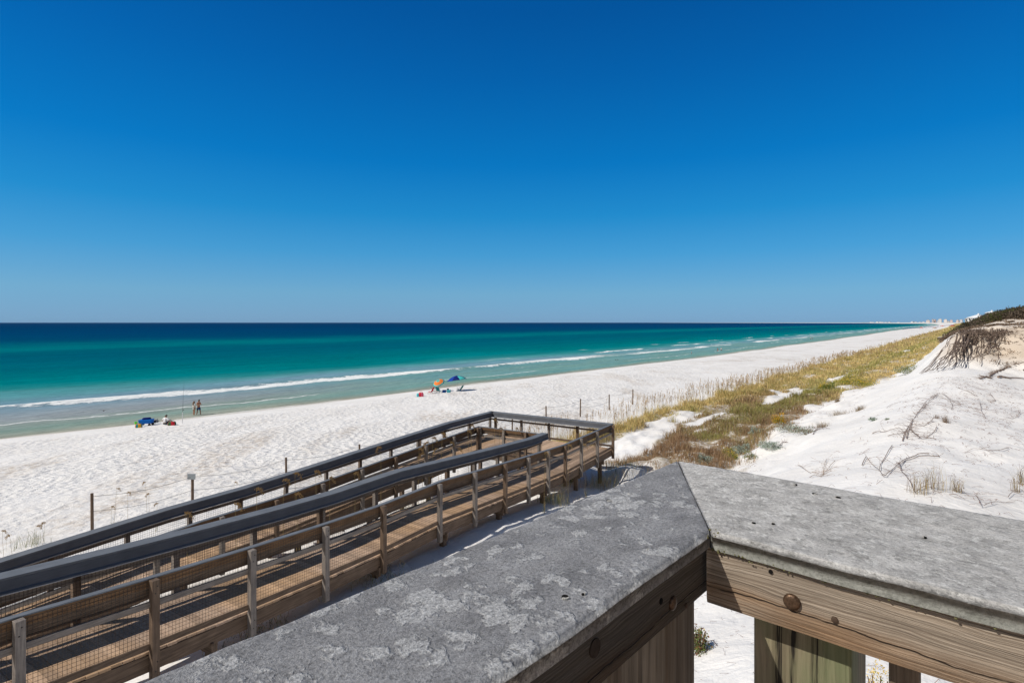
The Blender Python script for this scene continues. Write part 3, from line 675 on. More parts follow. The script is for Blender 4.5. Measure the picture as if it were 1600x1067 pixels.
# left board runs back from the corner: local x along -D1 gives local y = (.737,-.676) = N1 (inside)
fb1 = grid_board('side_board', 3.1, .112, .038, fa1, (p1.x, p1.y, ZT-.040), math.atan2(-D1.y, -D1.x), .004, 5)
p2 = N2*1.176+D2*(D2.dot(I_)-.010)
# right board: inside is -N2; local x along D2 rotated +90 gives (.648,.762) = N2 (outside) -> build with x along -D2
Lb = 2.6; pe = p2+D2*Lb
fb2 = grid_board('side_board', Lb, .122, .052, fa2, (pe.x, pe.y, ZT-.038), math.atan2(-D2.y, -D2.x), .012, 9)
def flipy(o): pass
fb1['label'] = 'shaded side board with a dark knot'; fb2['label'] = 'sunlit side board with raised brown grain'
def rpost(a0, a1, n0, n1, Dv, Nv, z0, z1, mat, name='post'):
    m = MB(); m.box((a0, n0, z0), (a1, n1, z1))
    o = m.build(name, mat, dr, bevel=.005); ang = math.atan2(Dv.y, Dv.x)
    o.location = -Vector(dr.location); o.rotation_euler = (0, 0, ang); return o
m_post = wood('grooved_post', (.10, .072, .05), (.26, .20, .145), 'z', 1., None, 0, 1.6); m_green = greenpost()
# left rail posts: local frame x=D1 , y = (-.737,.676) = -N1
rpost(1.08, 1.221, .542, .682, D1, N1, 8.2, ZT-.04, m_post)
rpost(-1.0, -.86, .542, .682, D1, N1, 8.2, ZT-.04, m_post)
for k in range(5): rpost(.90-k*.19-.045, .90-k*.19, .541, .58, D1, N1, 8.66, ZT-.05, m_post, 'baluster')
# right rail: x=D2, y = N2
rpost(-.3634, -.1812, 1.231, 1.41, D2, N2, 8.2, ZT-.045, m_green).__setitem__('label', 'wide post stained green with algae')
rpost(1.6, 1.74, 1.231, 1.37, D2, N2, 8.2, ZT-.045, m_post)
for k in range(10): rpost(-.1227+k*.145, -.0758+k*.145, 1.2305, 1.268, D2, N2, 8.66, ZT-.05, m_post, 'baluster')
# bottom rails
def lrail(Dv, a0, a1, n0, n1, z0, z1):
    m = MB(); m.box((a0, n0, z0), (a1, n1, z1)); o = m.build('bottom_rail', m_post, dr, bevel=.004)
    o.location = -Vector(dr.location); o.rotation_euler = (0, 0, math.atan2(Dv.y, Dv.x))
lrail(D1, -1.9, 1.07, .502, .54, 8.84, 8.93); lrail(D2, -.17, 2.2, 1.19, 1.229, 8.84, 8.93)
# bolts and nail holes
g = NT('bronze_bolt'); nn = g.noise(g.coord(), 160., 4, .7)
g.col(g.mix(g.ramp(nn, [(.35, 0.), (.7, 1.)]), (.05, .028, .016), (.17, .105, .065))); g.b.inputs['Metallic'].default_value = .55; g.b.inputs['Roughness'].default_value = .45; g.bump(nn, .5, .001)
def bolt(pos, nrm, r, h=.4, name='bolt', mat=g.m):
    m = MB(); q = Vector(nrm).to_track_quat('Z', 'Y').to_matrix()
    m.lathe([(r*1.0, -.002), (r, .0008), (r*.93, r*h*.45), (r*.75, r*h*.8), (r*.45, r*h*.97), (.0005, r*h)], pos, 20, q)
    o = m.build(name, mat, dr, smooth=True); o.location = -Vector(dr.location); return o
def on_plane(px, py, n, c):
    k = (px-800)/F; D = c/(n.x*k+n.y); return Vector((k*D, D, CZ-(py-504)/F*D))
bolt(on_plane(1237, 940, N2, 1.1735), -N2, .0158)
bolt(on_plane(1051, 942, N1, -.4985), N1, .0140)
darkm = plain('dark_hole', (.012, .011, .010), .9, .05); rustm = plain('rusty_nail', (.10, .065, .045), .7, .3, .4)
bolt(on_plane(1304, 968, N2, 1.1745), -N2, .0058, .3, 'nail_head', rustm)
bolt(on_plane(1204, 893, N2, 1.1745), -N2, .004, .2, 'nail_head', darkm)
bolt(on_plane(1033, 939, N1, -.4985), N1, .006, .2, 'nail_head', darkm); bolt(on_plane(1073, 946, N1, -.4985), N1, .005, .3, 'nail_head', rustm)
for (px, py, r) in ((951, 781.5, .0058), (985.5, 771.6, .0050), (1015.5, 860, .0046), (883, 932, .0058), (911, 928, .0028), (1178, 817, .004), (1208, 818, .0032), (1445, 839, .0034), (1243, 757, .0042), (1272, 771, .0050), (1310, 777, .0056)):
    D = HC*F/(py-504); p = Vector(((px-800)/F*D, D, ZT+.0006)); m = MB()
    # a sunken screw: near black disc paints the pit's shade, pale splintered lip
    m.lathe([(.0002, -.0002), (r*.8, .0), (r, .0004), (r*1.02, -.003)], p, 12); m.mi = 1
    a = random.uniform(0, 6.28)
    for j in range(5):
        t = a+.35*j; q = p+Vector((math.cos(t)*r*1.25, math.sin(t)*r*1.25, 0)); m.lathe([(r*.35, -.002), (r*.3, .001), (.0002, .0022)], q, 6)
    o = m.build('screw_hole', [darkm, plain('splinter', (.42, .41, .39), .9, .1)], dr, smooth=True); o.location = -Vector(dr.location)
# knot on shaded board
kn_ = on_plane(930, 1012, N1, -.498); bolt(kn_, N1, .015, .04, 'knot', plain('knot_wood', (.05, .036, .027), .8, .1, 0, .4, 90))
# moss and lichen crumbs along the joint under the right cap
ms = MB()
for k in range(260):
    t = random.random()**1.3*.95; q = N2*(1.170+random.uniform(-.003, .006))+D2*(D2.dot(I_)+.006+t*1.0); z = ZT-.037+random.uniform(-.005, .003)
    r = random.uniform(.0008, .0026); ms.lathe([(r*.6, -r*.6), (r, 0), (r*.5, r*.8)], (q.x, q.y, z), 5)
for k in range(90):
    q = I_+Vector((random.gauss(.012, .012), random.gauss(.012, .010), 0)); r = random.uniform(.001, .0032); ms.lathe([(r*.6, -r*.6), (r, 0), (r*.5, r*.8)], (q.x, q.y, ZT-.004+random.uniform(-.012, .002)), 5)
o = ms.build('moss_crumbs', plain('moss', (.16, .15, .07), .95, .05, 0, .5, 200), dr); o.location = -Vector(dr.location)
# deck floor below the camera
vd = empty('viewing_deck', (0, 0, 8.78), 0, 'plank floor of the viewing deck under the corner railing', 'deck')
m = MB(); ang = math.atan2(D1.y, D1.x)
y = -2.4
while y < .54:
    m.box((-3.0, y, -.04), (1.19, y+.14, 0)); y += .147
o = m.build('floor_planks', M['deck_y'], vd); o.rotation_euler = (0, 0, ang)
m = MB()
for x in (-2.9, -1.6, -.2, 1.1): m.box((x, -2.4, -.26), (x+.04, .54, -.042))
o = m.build('joists', M['wood_y'], vd); o.rotation_euler = (0, 0, ang)
for (x, y_) in ((-2.8, -2.2), (-2.8, .4), (1.0, -2.2), (1.0, .35)):
    X = x*D1.x-y_*N1.x; Y = x*D1.y-y_*N1.y
    m = MB(); m.box((x-.08, y_-.08, Tz(X, Y)-8.78-.8), (x+.08, y_+.08, -.27)); o = m.build('pile', M['wood_z'], vd); o.rotation_euler = (0, 0, ang)

# ------------------------------------------------------------------ grass, sea oats, shrubs, scrub
def blades(P, H, Wd, lean, col, ang=None):
    """P base points (n,3); each blade bends over; returns verts, quads, tris, cols"""
    n = len(P); a = RNG.uniform(0, 2*np.pi, n) if ang is None else ang; f = RNG.uniform(0, 2*np.pi, n)
    dx = np.stack([np.cos(a), np.sin(a), 0*a], -1); sx = np.stack([np.cos(f), np.sin(f), 0*f], -1)*(Wd/2)[:, None]
    up = np.array([0, 0, 1.])[None]
    m = P+up*(H*.55)[:, None]+dx*(lean*H*.22)[:, None]; t = P+up*(H*(1-.25*lean))[:, None]+dx*(lean*H)[:, None]
    V = np.stack([P-sx, P+sx, m-sx*.8, m+sx*.8, t], 1).reshape(-1, 3)
    b = np.arange(n)[:, None]*5; Q = b+np.array([[0, 1, 3, 2]]); Tt = b+np.array([[2, 3, 4]])
    return V, Q, Tt, np.repeat(col, 5, 0)
def merge(parts):
    V = []; Q = []; Tt = []; C = []; o = 0
    for v, q, t, c in parts:
        V.append(v); C.append(c); o_ = o; o += len(v)
        if len(q): Q.append(q+o_)
        if len(t): Tt.append(t+o_)
    return np.concatenate(V), (np.concatenate(Q) if Q else None), (np.concatenate(Tt) if Tt else None), np.concatenate(C)
GOLD, OLIVE, RED, GREY, YEL, DGR = [np.array(c) for c in ((.56, .43, .20), (.25, .26, .07), (.27, .175, .10), (.30, .33, .24), (.40, .33, .05), (.09, .12, .04))]
def bandpoints(n, s0, s1, v0, v1, power=1.):
    s = s0*(s1/s0)**(RNG.random(n)**power) if s0 > 0 else RNG.uniform(s0, s1, n); v = RNG.uniform(v0, v1, n)
    k = RNG.random(n) < vegmask(s, v); s, v = s[k], v[k]; X, Y = xy(s, v); return s, v, X, Y, T(X, Y)
def zonecol(s, v):
    n1 = fbm(s/4., v/2.5, 3, 80)*2.2+RNG.normal(0, .12, len(s)); n2 = fbm(s/9., v/3., 3, 81)*2.2+RNG.normal(0, .1, len(s))
    far = sstep(s, 42, 75); edge = 1-sstep(v, -18.8, -15.5); inner = sstep(v, -14, -9); strip = np.exp(-((v+12.2-.02*(s-35))/1.5)**2)*sstep(s, 28, 36)
    w = np.stack([.25+.9*far+1.1*edge+.3*n1, .42+.7*n1+.3*far+.4*edge+.9*strip, (.95*(1-far)*(1-edge)+.15)*(1+.5*n2), np.clip(.08+.6*n2*inner*(1-far), 0, 2), np.clip(-.05+.8*n1*far+.12*inner, 0, 2)], -1)
    w = np.clip(w, .001, None)**2.2; w /= w.sum(1, keepdims=True)
    pick = (RNG.random(len(s))[:, None] > np.cumsum(w, 1)).sum(1).clip(0, 4)
    base = np.stack([GOLD, OLIVE, RED, GREY, YEL])
    c = .55*base[pick]+.45*(w@base)
    return c*RNG.uniform(.9, 1.8, (len(s), 1))
parts = []
for (n, s0, s1, hm) in ((190000, 18, 62, .34), (125000, 55, 140, .38), (60000, 130, 400, .58), (16000, 380, 1500, .9)):
    s, v, X, Y, Z = bandpoints(n, s0, s1, -21.2, 1.)
    D = np.hypot(X, Y); edge = 1-sstep(v, -19., -16); tuft = np.clip(.8+fbm(s*.8, v*.9, 3, 82)*3.6, .2, 2.1)
    H = hm*RNG.uniform(.45, 1.25, len(s))*(1+.5*edge)*tuft
    parts.append(blades(np.stack([X, Y, Z-.03], -1), H, np.maximum(.008, D*.00062)*RNG.uniform(.7, 1.4, len(s)), RNG.uniform(.1, .75, len(s)), zonecol(s, v)))
V, Q, Tt, C = merge(parts); o = np_mesh('dune_grass', V, Q, Tt, M['straw'], col=C); setp(o, 'golden, olive and russet dune grass growing in a band along the dunes', 'grass', kind='stuff')

# loose tufts at the foot of the boardwalk and between its two ramps
def tuftpts(c, n, rad): 
    x = RNG.normal(c[0], rad, n); y = RNG.normal(c[1], rad, n); return np.stack([x, y, T(x, y)-.02], -1)
def tuft(name, loc, n, rad, h, cols, label, group=None, cat='grass', lean=(.15, .8), w=.008):
    P = tuftpts(loc, n, rad); ci = RNG.integers(0, len(cols), n); c = np.array(cols)[ci]*RNG.uniform(.7, 1.25, (n, 1))
    v, q, t, cc = blades(P, h*RNG.uniform(.4, 1.15, n), np.full(n, w), RNG.uniform(lean[0], lean[1], n), c)
    o = np_mesh(name, v-np.array([loc[0], loc[1], 0]), q, t, M['straw'], col=cc); o.location = (loc[0], loc[1], 0); return setp(o, label, cat, group)
G_ = 'grass tufts beside the boardwalk'
for (px, py, n, r, h, cols, lab) in ((866, 786, 160, .22, .75, [GOLD, OLIVE, GREY], 'green and straw grass tuft at a boardwalk post foot, left of the dark shade'),
        (888, 757, 130, .22, .8, [OLIVE, GREY, GOLD], 'grey green long bladed tuft right under the boardwalk edge'),
        (938, 762, 240, .45, .75, [GOLD, OLIVE, RED], 'upright olive straw tuft beside the shaded sand by the boardwalk'),
        (962, 748, 240, .5, .6, [GOLD, RED, GREY], 'dry brown tuft below the far end of the boardwalk'),
        (905, 790, 120, .4, .3, [RED, GOLD], 'low reddish tuft just over the edge of the lichened cap'),
        (985, 728, 200, .6, .45, [RED, GREY, OLIVE], 'sprawling russet tuft behind the end post of the boardwalk')):
    tuft('grass_tuft', ground_at(px, py), n, r, h, cols, lab, G_)
for (a, n, h, cols, lab) in ((13.3, 420, 1.15, [GOLD, GOLD*.8, OLIVE], 'tall golden clump standing between the two ramps, near their upper kink'), (11.0, 200, .6, [GOLD*.8, RED], 'low straw clump between the ramps, below the middle handrail'),
        (8.6, 160, .55, [GOLD*.8, OLIVE], 'flattened dry clump between the ramps behind the middle posts'), (6.3, 200, .7, [GOLD, OLIVE], 'leftmost straw clump between the ramps'), (16.2, 220, .9, [GOLD*.9, GREY], 'straw clump between the ramps close to the landing')):
    X, Y = bw(a, -11.9); tuft('grass_clump', (X, Y), n, .34, h, cols, lab, 'dry grass clumps between the ramps')
for (px, py, lab) in ((395, 985, 'green weeds under the boardwalk just left of the cap edge'), (455, 940, 'brown and green weeds under the near ramp'), (600, 905, 'small weed patch under the near ramp by a pile')):
    tuft('ground_weeds', ground_at(px, py), 260, .35, .16, [OLIVE, RED, GOLD, DGR], lab, 'weeds below the near ramp', 'weed', (.3, 1.2), .010)

def oat(base, head, rng, leaves=5, size=1.):
    """sea oat as a thing: bent stalk, hanging seed head, a few blades"""
    base = Vector(base); head = Vector(head); root = empty('sea_oat', base)
    side = Vector((rng.uniform(-1, 1), rng.uniform(-1, 1), 0)).normalized()
    pts = [Vector((0, 0, -.1)), (head-base)*.35+side*.02, (head-base)*.75-side*.01, (head-base)]
    m = MB(); m.tube(pts, [.0055, .005, .004, .003], 4); c = np.array([GOLD*.75]*len(m.v))
    st = m.build('stalk', M['straw'], root); setcol(st, GOLD*.7)
    hd = MB(); top = head-base; arch = .30*size; dr_ = Vector((.5, .2, 0))*rng.choice((1, -1, 1))
    for k in range(34):
        t = k/34; p = top+dr_*(arch*t)+Vector((0, 0, arch*.55*t-arch*1.1*t*t))
        for j in range(2):
            q = p+Vector((rng.gauss(0, .022), rng.gauss(0, .022), -.012-rng.random()*.05)); l = .045*size*rng.uniform(.7, 1.2); w = .011*size
            u = Vector((rng.gauss(0, .35), rng.gauss(0, .35), -1)).normalized(); sd = u.orthogonal().normalized(); s2 = u.cross(sd)
            hd.add([q-u*l*.5, q+sd*w, q+s2*w*.5, q-sd*w, q-s2*w*.5, q+u*l*.5], [(0, 1, 2), (0, 2, 3), (0, 3, 4), (0, 4, 1), (5, 2, 1), (5, 3, 2), (5, 4, 3), (5, 1, 4)])
    h_ = hd.build('seed_head', M['straw'], root); setcol(h_, np.array((.50, .34, .16)))
    n = leaves*3; P = np.zeros((n, 3)); P[:, :2] = RNG.normal(0, .03, (n, 2)); P[:, 2] = -.05
    v, q, t, cc = blades(P, RNG.uniform(.3, .7, n)*size, np.full(n, .009), RNG.uniform(.3, .9, n), np.array([GOLD, OLIVE])[RNG.integers(0, 2, n)]*RNG.uniform(.6, 1.1, (n, 1)))
    np_mesh('leaves', v, q, t, M['straw'], root, col=cc); return root
def setcol(o, c):
    me = o.data; a = me.attributes.new('Col', 'FLOAT_COLOR', 'POINT'); n = len(me.vertices)
    arr = np.ones((n, 4), np.float32); arr[:, :3] = np.asarray(c)*RNG.uniform(.85, 1.15, (n, 1)); a.data.foreach_set('color', arr.ravel())
rr = random.Random(5)
def oat_at(px, py, b, label, group, size=1.):
    k = (px-800)/F; D = b/(.853*k-.522); X = k*D; z = CZ-(py-504)/F*D; g0 = Tz(X, D)
    o = oat((X+rr.uniform(-.12, .12), D+rr.uniform(-.05, .15), g0), (X, D, max(z, g0+.5)), rr, 4, size); setp(o, label, 'sea oat', group)
GO = 'sea oats growing between the two ramps'
oatlist = [(290, 800, -12.6, 'drooping bushy sea oat head just under the outer handrail, leftmost of those between the ramps'), (368, 786, -11.6, 'small sea oat second from the left between the ramps'),
    (401, 762, -11.6, 'thin bare sea oat stalk left of the pale feathery pair'), (444, 748, -11.8, 'pale feathery sea oat head, left one of the pair before the outer handrail'), (461, 738, -11.8, 'pale feathery sea oat head, right one of the pair before the outer handrail'),
    (463, 770, -11.5, 'short sea oat below the feathery pair'), (493, 735, -12., 'thin sea oat right of the feathery pair'), (515, 745, -11.6, 'broad sea oat head in front of the inner railing'), (554, 738, -11.8, 'leaning sea oat head by an inner railing post'),
    (595, 697, -11.6, 'tall single sea oat crossing the outer handrail')]
for (px, py, b, lab) in oatlist: oat_at(px, py, b, lab, GO, .9)
for (px, py, w_) in ((655, 700, 'leftmost sea oat'), (662, 708, 'low second sea oat'), (669, 690, 'third sea oat from the left'), (676, 683, 'tall fourth sea oat'), (684, 700, 'low fifth sea oat'), (691, 676, 'tallest sea oat'), (704, 690, 'sea oat second from the right'), (716, 700, 'rightmost low sea oat')): oat_at(px, py, -11.9+rr.uniform(-.8, .8), w_+' in the dense stand between the ramps', GO, 1.)
for (px, py, w_) in ((731, 672, 'left sea oat before the inner corner post'), (736, 664, 'taller sea oat before the inner corner post'), (772, 655, 'sea oat just right of the inner corner post'), (781, 668, 'short sea oat left of the post amid the inner end rail'), (806, 668, 'sea oat right of the post amid the inner end rail')): oat_at(px, py, -11.4, w_, GO, .95)
for (px, py, lab) in ((852, 706, 'dark seeded sea oat in front of a near railing post'), (888, 694, 'bright straw sea oat left of the two beyond the near railing'), (912, 694, 'tall bent sea oat rising from the tuft in front of the near railing')): oat_at(px, py, -8.15, lab, 'sea oats in front of the near railing', .95)
for i, (px, py, D) in enumerate(((15, 835, 17.5), (4, 828, 18), (58, 820, 18), (70, 815, 18.5), (183, 762, 21.5), (199, 768, 21), (227, 752, 21.5), (233, 770, 21), (246, 785, 20.5), (174, 790, 20.5), (367, 752, 24))):
    X = (px-800)/F*D; g0 = Tz(X, D); z = CZ-(py-504)/F*D
    o = oat((X+rr.uniform(-.15, .15), D, g0), (X, D, max(z, g0+.45)), rr, 2, .7)
    setp(o, ['sea oat second from the left picture edge, beyond the outer handrail', 'sea oat at the very left picture edge, beyond the outer handrail', 'left one of two thin sea oats by the spiky tuft', 'right one of two thin sea oats by the spiky tuft', 'left one of the high headed sea oats between post and sign', 'second of the sea oats between the leftmost fence post and the sign', 'tallest brown sea oat between the leftmost fence post and the sign', 'sea oat right below the tallest one before the sign', 'lowest sea oat just left of the sign post', 'low sea oat nearest the leftmost fence post', 'lone thin sea oat between the sign and the third fence post'][i], 'sea oat', 'sea oats on the beach side of the boardwalk')
tuft('grass_tuft', ground_at(48, 853), 90, .25, .7, [OLIVE, GREY], 'green spiky tuft beyond the outer handrail at the left', 'grass tufts on the beach side')

def oats_mass(n, s0, s1, v0, v1, h, hw):
    s = s0*(s1/s0)**RNG.random(n); v = v0+(v1-v0)*RNG.random(n)**.7; cl = RNG.random(n) < np.clip(.55+fbm(s/3., v/2., 3, 61)*2.2, .05, 1); s, v = s[cl], v[cl]; n = len(s)
    X, Y = xy(s, v); Z = T(X, Y); D = np.hypot(X, Y); H = h*RNG.uniform(.6, 1.15, n)
    wd = np.maximum(.005, D*.00034); parts = []
    an = RNG.uniform(0, 2*np.pi, n); ln = RNG.uniform(.02, .16, n)
    parts.append(blades(np.stack([X, Y, Z-.05], -1), H, wd, ln, np.tile(GOLD*.85, (n, 1))*RNG.uniform(.7, 1.2, (n, 1)), an))
    for k in range(5):
        f = .72+.3*k/5; P = np.stack([X+np.cos(an)*ln*H*f+RNG.normal(0, .025, n), Y+np.sin(an)*ln*H*f+RNG.normal(0, .025, n), Z+H*f*.98-.05], -1)
        parts.append(blades(P, np.full(n, .16)*RNG.uniform(.7, 1.3, n), np.maximum(.022, D*.00065)*RNG.uniform(.6, 1.2, n), RNG.uniform(.1, .7, n), np.tile(np.array([.52, .36, .20]), (n, 1))*RNG.uniform(.6, 1.25, (n, 1))))
    return parts
pp = oats_mass(800, 27, 60, -22.8, -18.2, 1.6, 1)+oats_mass(1250, 55, 140, -22.4, -17, 1.5, 1)+oats_mass(800, 130, 420, -22, -12, 1.5, 1)+oats_mass(260, 23, 34, -23.8, -19, 1.25, 1)
V, Q, Tt, C = merge(pp); o = np_mesh('sea_oats_stand', V, Q, Tt, M['straw'], col=C); setp(o, 'long stand of seed headed sea oats on the beach edge of the dune', 'sea oats', kind='stuff')

def leafcloud(n, rx, ry, rz, size, cols, shell=.55):
    d = RNG.normal(0, 1, (n, 3)); d /= np.linalg.norm(d, axis=1, keepdims=True); r = shell+(1-shell)*RNG.random(n)**.6
    lump = .8+.28*np.sin(d[:, 0]*5+1)*np.cos(d[:, 1]*4+2)+.2*np.sin(d[:, 2]*7+d[:, 0]*3)
    P = d*r[:, None]*lump[:, None]*np.array([rx, ry, rz]); P[:, 2] = np.abs(P[:, 2])
    a = RNG.normal(0, 1, (n, 3)); a /= np.linalg.norm(a, axis=1, keepdims=True); b = np.cross(a, RNG.normal(0, 1, (n, 3))); b /= np.linalg.norm(b, axis=1, keepdims=True)
    s = (size*RNG.uniform(.6, 1.3, n))[:, None]
    V = np.stack([P-a*s, P+b*s*.45, P+a*s, P-b*s*.45], 1).reshape(-1, 3); Q = np.arange(n*4).reshape(-1, 4)
    c = np.array(cols)[RNG.integers(0, len(cols), n)]*RNG.uniform(.6, 1.3, (n, 1)); return V, Q, np.repeat(c, 4, 0)
def shrub(loc, rx, rz, n, size, cols, label, flowers=0, group='shrubs among the dune grass', name='shrub', fcol=(.75, .50, .02)):
    root = empty(name, loc, rr.uniform(0, 6), label, 'shrub', group)
    if group == 'shrubs among the dune grass': rx *= 1.3; rz *= 1.35
    V, Q, C = leafcloud(n, rx, rx*.8, rz, size, cols); np_mesh('foliage', V, Q, None, M['leaf'], root, col=C)
    m = MB()
    for k in range(7):
        a = k*.9; m.tube([(0, 0, -.1), (math.cos(a)*rx*.3, math.sin(a)*rx*.3, rz*.35), (math.cos(a)*rx*.55, math.sin(a)*rx*.5, rz*.75)], [.012, .009, .005], 4)
    setcol(m.build('stems', M['twig'], root), (.16, .10, .07))
    if flowers:
        V, Q, C = leafcloud(flowers, rx*1.02, rx*.85, rz*1.15, size*.8, [fcol], .85); V[:, 2] += rz*.08; np_mesh('flowers', V, Q, None, M['leaf'], root, col=C)
    return root
SG, YG = [np.array(c) for c in ((.52, .60, .50), (.20, .24, .06))]
G1 = [SG, SG*.7, np.array((.22, .27, .2))]; G2 = [YG, OLIVE, np.array((.3, .3, .05))]
shrub(ground_at(1140, 718), .42, .42, 1500, .028, G2, 'yellow flowering bush beside the grey green one, nearest the cap corner', 420)
shrub(ground_at(1160, 708), .55, .40, 1900, .03, G1, 'large silver green bush right of the nearest yellow flowered bush')
shrub(ground_at(1100, 722), .40, .30, 1300, .028, G1, 'low silver green bush just behind the cap corner')
shrub(ground_at(1203, 700), .50, .28, 1400, .028, G1, 'silver green bush at the edge of the bare sand')
shrub(ground_at(1172, 716), .32, .26, 900, .026, G1+G2, 'small mixed green bush between the silver ones and bare sand')
shrub(ground_at(1182, 678), .45, .32, 1300, .03, G1, 'silver bush in the russet grass above the largest one')
shrub(ground_at(1217, 662), .36, .42, 700, .03, G2, 'bush topped with bright orange yellow flowers alone in the grass', 700, fcol=(.85, .45, .01))
shrub(ground_at(1236, 674), .7, .35, 1700, .03, [SG, SG*.75, RED], 'wide grey sprawling bush beside the orange flowered one')
shrub(ground_at(1262, 678), .7, .28, 1300, .03, [SG*.8, RED, GREY], 'low grey and russet mat on the bare sand edge')
shrub(ground_at(1296, 612), .6, .75, 1500, .045, [np.array((.10, .17, .04)), YG], 'dark green upright bush far along the sand edge', 60)
shrub(ground_at(1288, 610), .6, .5, 800, .045, G2, 'yellow topped bush left of the dark green upright one', 500)
shrub(ground_at(1340, 600), 2.2, .45, 2400, .05, G2, 'spread of yellow green bushes at the sand edge far along', 900)
shrub(ground_at(1418, 583), 1.2, .7, 1500, .06, [SG*.7, OLIVE], 'grey green bush at the dune corner below the exposed roots')
shrub(ground_at(1365, 657), .26, .14, 260, .035, G1, 'tiny silver seedling patch alone on the bare slope', group='small plants on the bare slope')
shrub(ground_at(1386, 656), .12, .09, 90, .03, G1, 'very small silver seedling right of the seedling patch', group='small plants on the bare slope')
for (px, py, r, lab) in ((1312, 648, .5, 'russet dry tuft on the white slope, larger of two'), (1343, 641, .25, 'russet dry tuft on the white slope, smaller right one'), (1308, 628, .16, 'small dark round tuft on the white sand'), (1285, 668, .3, 'dark creeping stem tuft at the slope edge')):
    tuft('dry_tuft', ground_at(px, py), 200, r*.55, .4, [RED, RED*.6, GOLD*.7], lab, 'dry tufts on the bare slope')
for (px, py, n, h, r, lab) in ((1437, 770, 60, .55, .10, 'straw blades at the left of the dry tufts before the right cap'), (1460, 765, 60, .6, .12, 'straw blades in the middle of the dry tufts before the right cap'), (1495, 768, 60, .42, .05, 'short upright straw tuft right of the others'),
        (1477, 660, 90, .35, .06, 'dark stubby reddish stump tuft on the ridge'), (1464, 654, 50, .22, .05, 'smaller dark stub left of the reddish stump'), (1587, 768, 40, .5, .05, 'pair of thin straw blades at the right edge, left one'), (1595, 757, 30, .7, .04, 'tallest thin straw blades at the right edge')):
    tuft('dry_tuft', ground_at(px, py), n, r, h, [GOLD*.9, RED*.8] if h > .4 else [RED*.7, RED], lab, 'dry tufts on the ridge', lean=(.05, .45), w=.006)
# plants seen between the posts under the cap
for (px, py, lab) in ((1098, 1003, 'small green and red succulent plant with a yellow flower seen between two posts'),):
    shrub(ground_at(px-6, py+14), .17, .34, 1100, .016, [np.array((.16, .2, .05)), np.array((.28, .13, .07)), np.array((.2, .25, .1))], lab, 40, 'plants below the viewing deck', 'flowering_plant')
shrub(ground_at(1372, 1120), .15, .46, 260, .013, [YG], 'bright yellow flower cluster seen between the wide post and the baluster', 420, 'plants below the viewing deck', 'flowering_plant')

# scrub on the high dune
def scrub(name, n, s0, s1, v0, v1, hz, rad, leaves, size, label, cols, topfrac=.6):
    parts = []
    for k in range(n):
        s = s0+(s1-s0)*RNG.random(); v = v0(s)+(v1-v0(s))*RNG.random()**1.3; X, Y = xy(s, v); z = Tz(X, Y); r = rad*RNG.uniform(.6, 1.25); f = hz(s, v)
        tone = RNG.uniform(.7, 1.25); cc = [c*tone for c in cols[RNG.integers(0, len(cols))]]
        V, Q, C = leafcloud(leaves, r, r, f*RNG.uniform(.8, 1.1), size, cc, .75); parts.append((V+np.array([X, Y, z-.15]), Q, np.zeros((0, 3), int), C))
    V, Q, Tt, C = merge(parts); o = np_mesh(name, V, Q, None, M['leaf'], col=C); setp(o, label, 'scrub', kind='stuff')
SB = [[np.array((.10, .08, .06)), np.array((.14, .10, .075)), np.array((.07, .08, .03))], [np.array((.09, .11, .035)), np.array((.13, .13, .04)), np.array((.10, .07, .05))], [np.array((.17, .13, .095)), np.array((.12, .09, .065))]]
scrub('dune_scrub', 330, 112, 175, lambda s: -1.5+.0*s, 26, lambda s, v: 1.2+.6*float(sstep(v, -1, 4)), 1.9, 520, .13, 'dark brown and olive wind clipped scrub capping the high dune', SB)
scrub('distant_scrub', 170, 230, 480, lambda s: -1., 30, lambda s, v: 1.6, 3.6, 260, .3, 'dark green scrub around the far white houses', SB[:2])
scrub('crest_brush', 300, 70, 114, lambda s: -2.2, 12, lambda s, v: .38, .8, 70, .12, 'thin grey brown brush on the tan crest before the scrub', [[np.array((.16, .11, .08)), np.array((.30, .22, .15))]])

scrub('crest_brush', 260, 59, 76, lambda s: -.5, 9, lambda s, v: .22, .6, 60, .07, 'low dry brown brush dotted over the tan lip of the dune above the roots', [[np.array((.16, .11, .08)), np.array((.34, .25, .17))]])

# ------------------------------------------------------------------ exposed roots, branches, log
def pxpath(pts, lift=.03, sub=5, jit=0.):
    P = []
    for i in range(len(pts)-1):
        for j in range(sub):
            t = j/sub; P.append((pts[i][0]*(1-t)+pts[i+1][0]*t+rr.gauss(0, jit), pts[i][1]*(1-t)+pts[i+1][1]*t+rr.gauss(0, jit)))
    P.append(pts[-1]); return [ground_at(x, y)+Vector((0, 0, lift)) for x, y in P]
m = MB()
for k in range(50):
    t = rr.random(); tx = 1500+t*72; ty = 521-4*t+rr.uniform(-3, 3)
    bx = tx-(1-t)*rr.uniform(10, 62)-t*rr.uniform(5, 45); by = 560+rr.uniform(-12, 22)-t*6
    if k < 12: bx = 1434+k*3.2; by = 586-k*.5; tx = 1505+k*1.2
    N = 9; pts = []
    top = ground_at(tx, ty); bot = ground_at(bx, by)
    for j in range(N+1):
        f = j/N; x = tx+(bx-tx)*f**1.35; y = ty+(by-ty)*f**.8; p = ground_at(x, y, 0)
        q = top.lerp(bot, f); q.z = max(q.z*.35+p.z*.65, Tz(*(top.lerp(bot, f))[:2])+.03) if False else 0
        r0 = top.lerp(bot, f); r0.z = max(Tz(r0.x, r0.y)+.06, r0.z-.9*math.sin(math.pi*f)*.3); pts.append(r0+Vector((rr.gauss(0, .09), rr.gauss(0, .09), rr.uniform(0, .12))))
    m.tube(pts, [.045*(1-.6*j/N)*rr.uniform(.5, 1.2) for j in range(N+1)], 4)
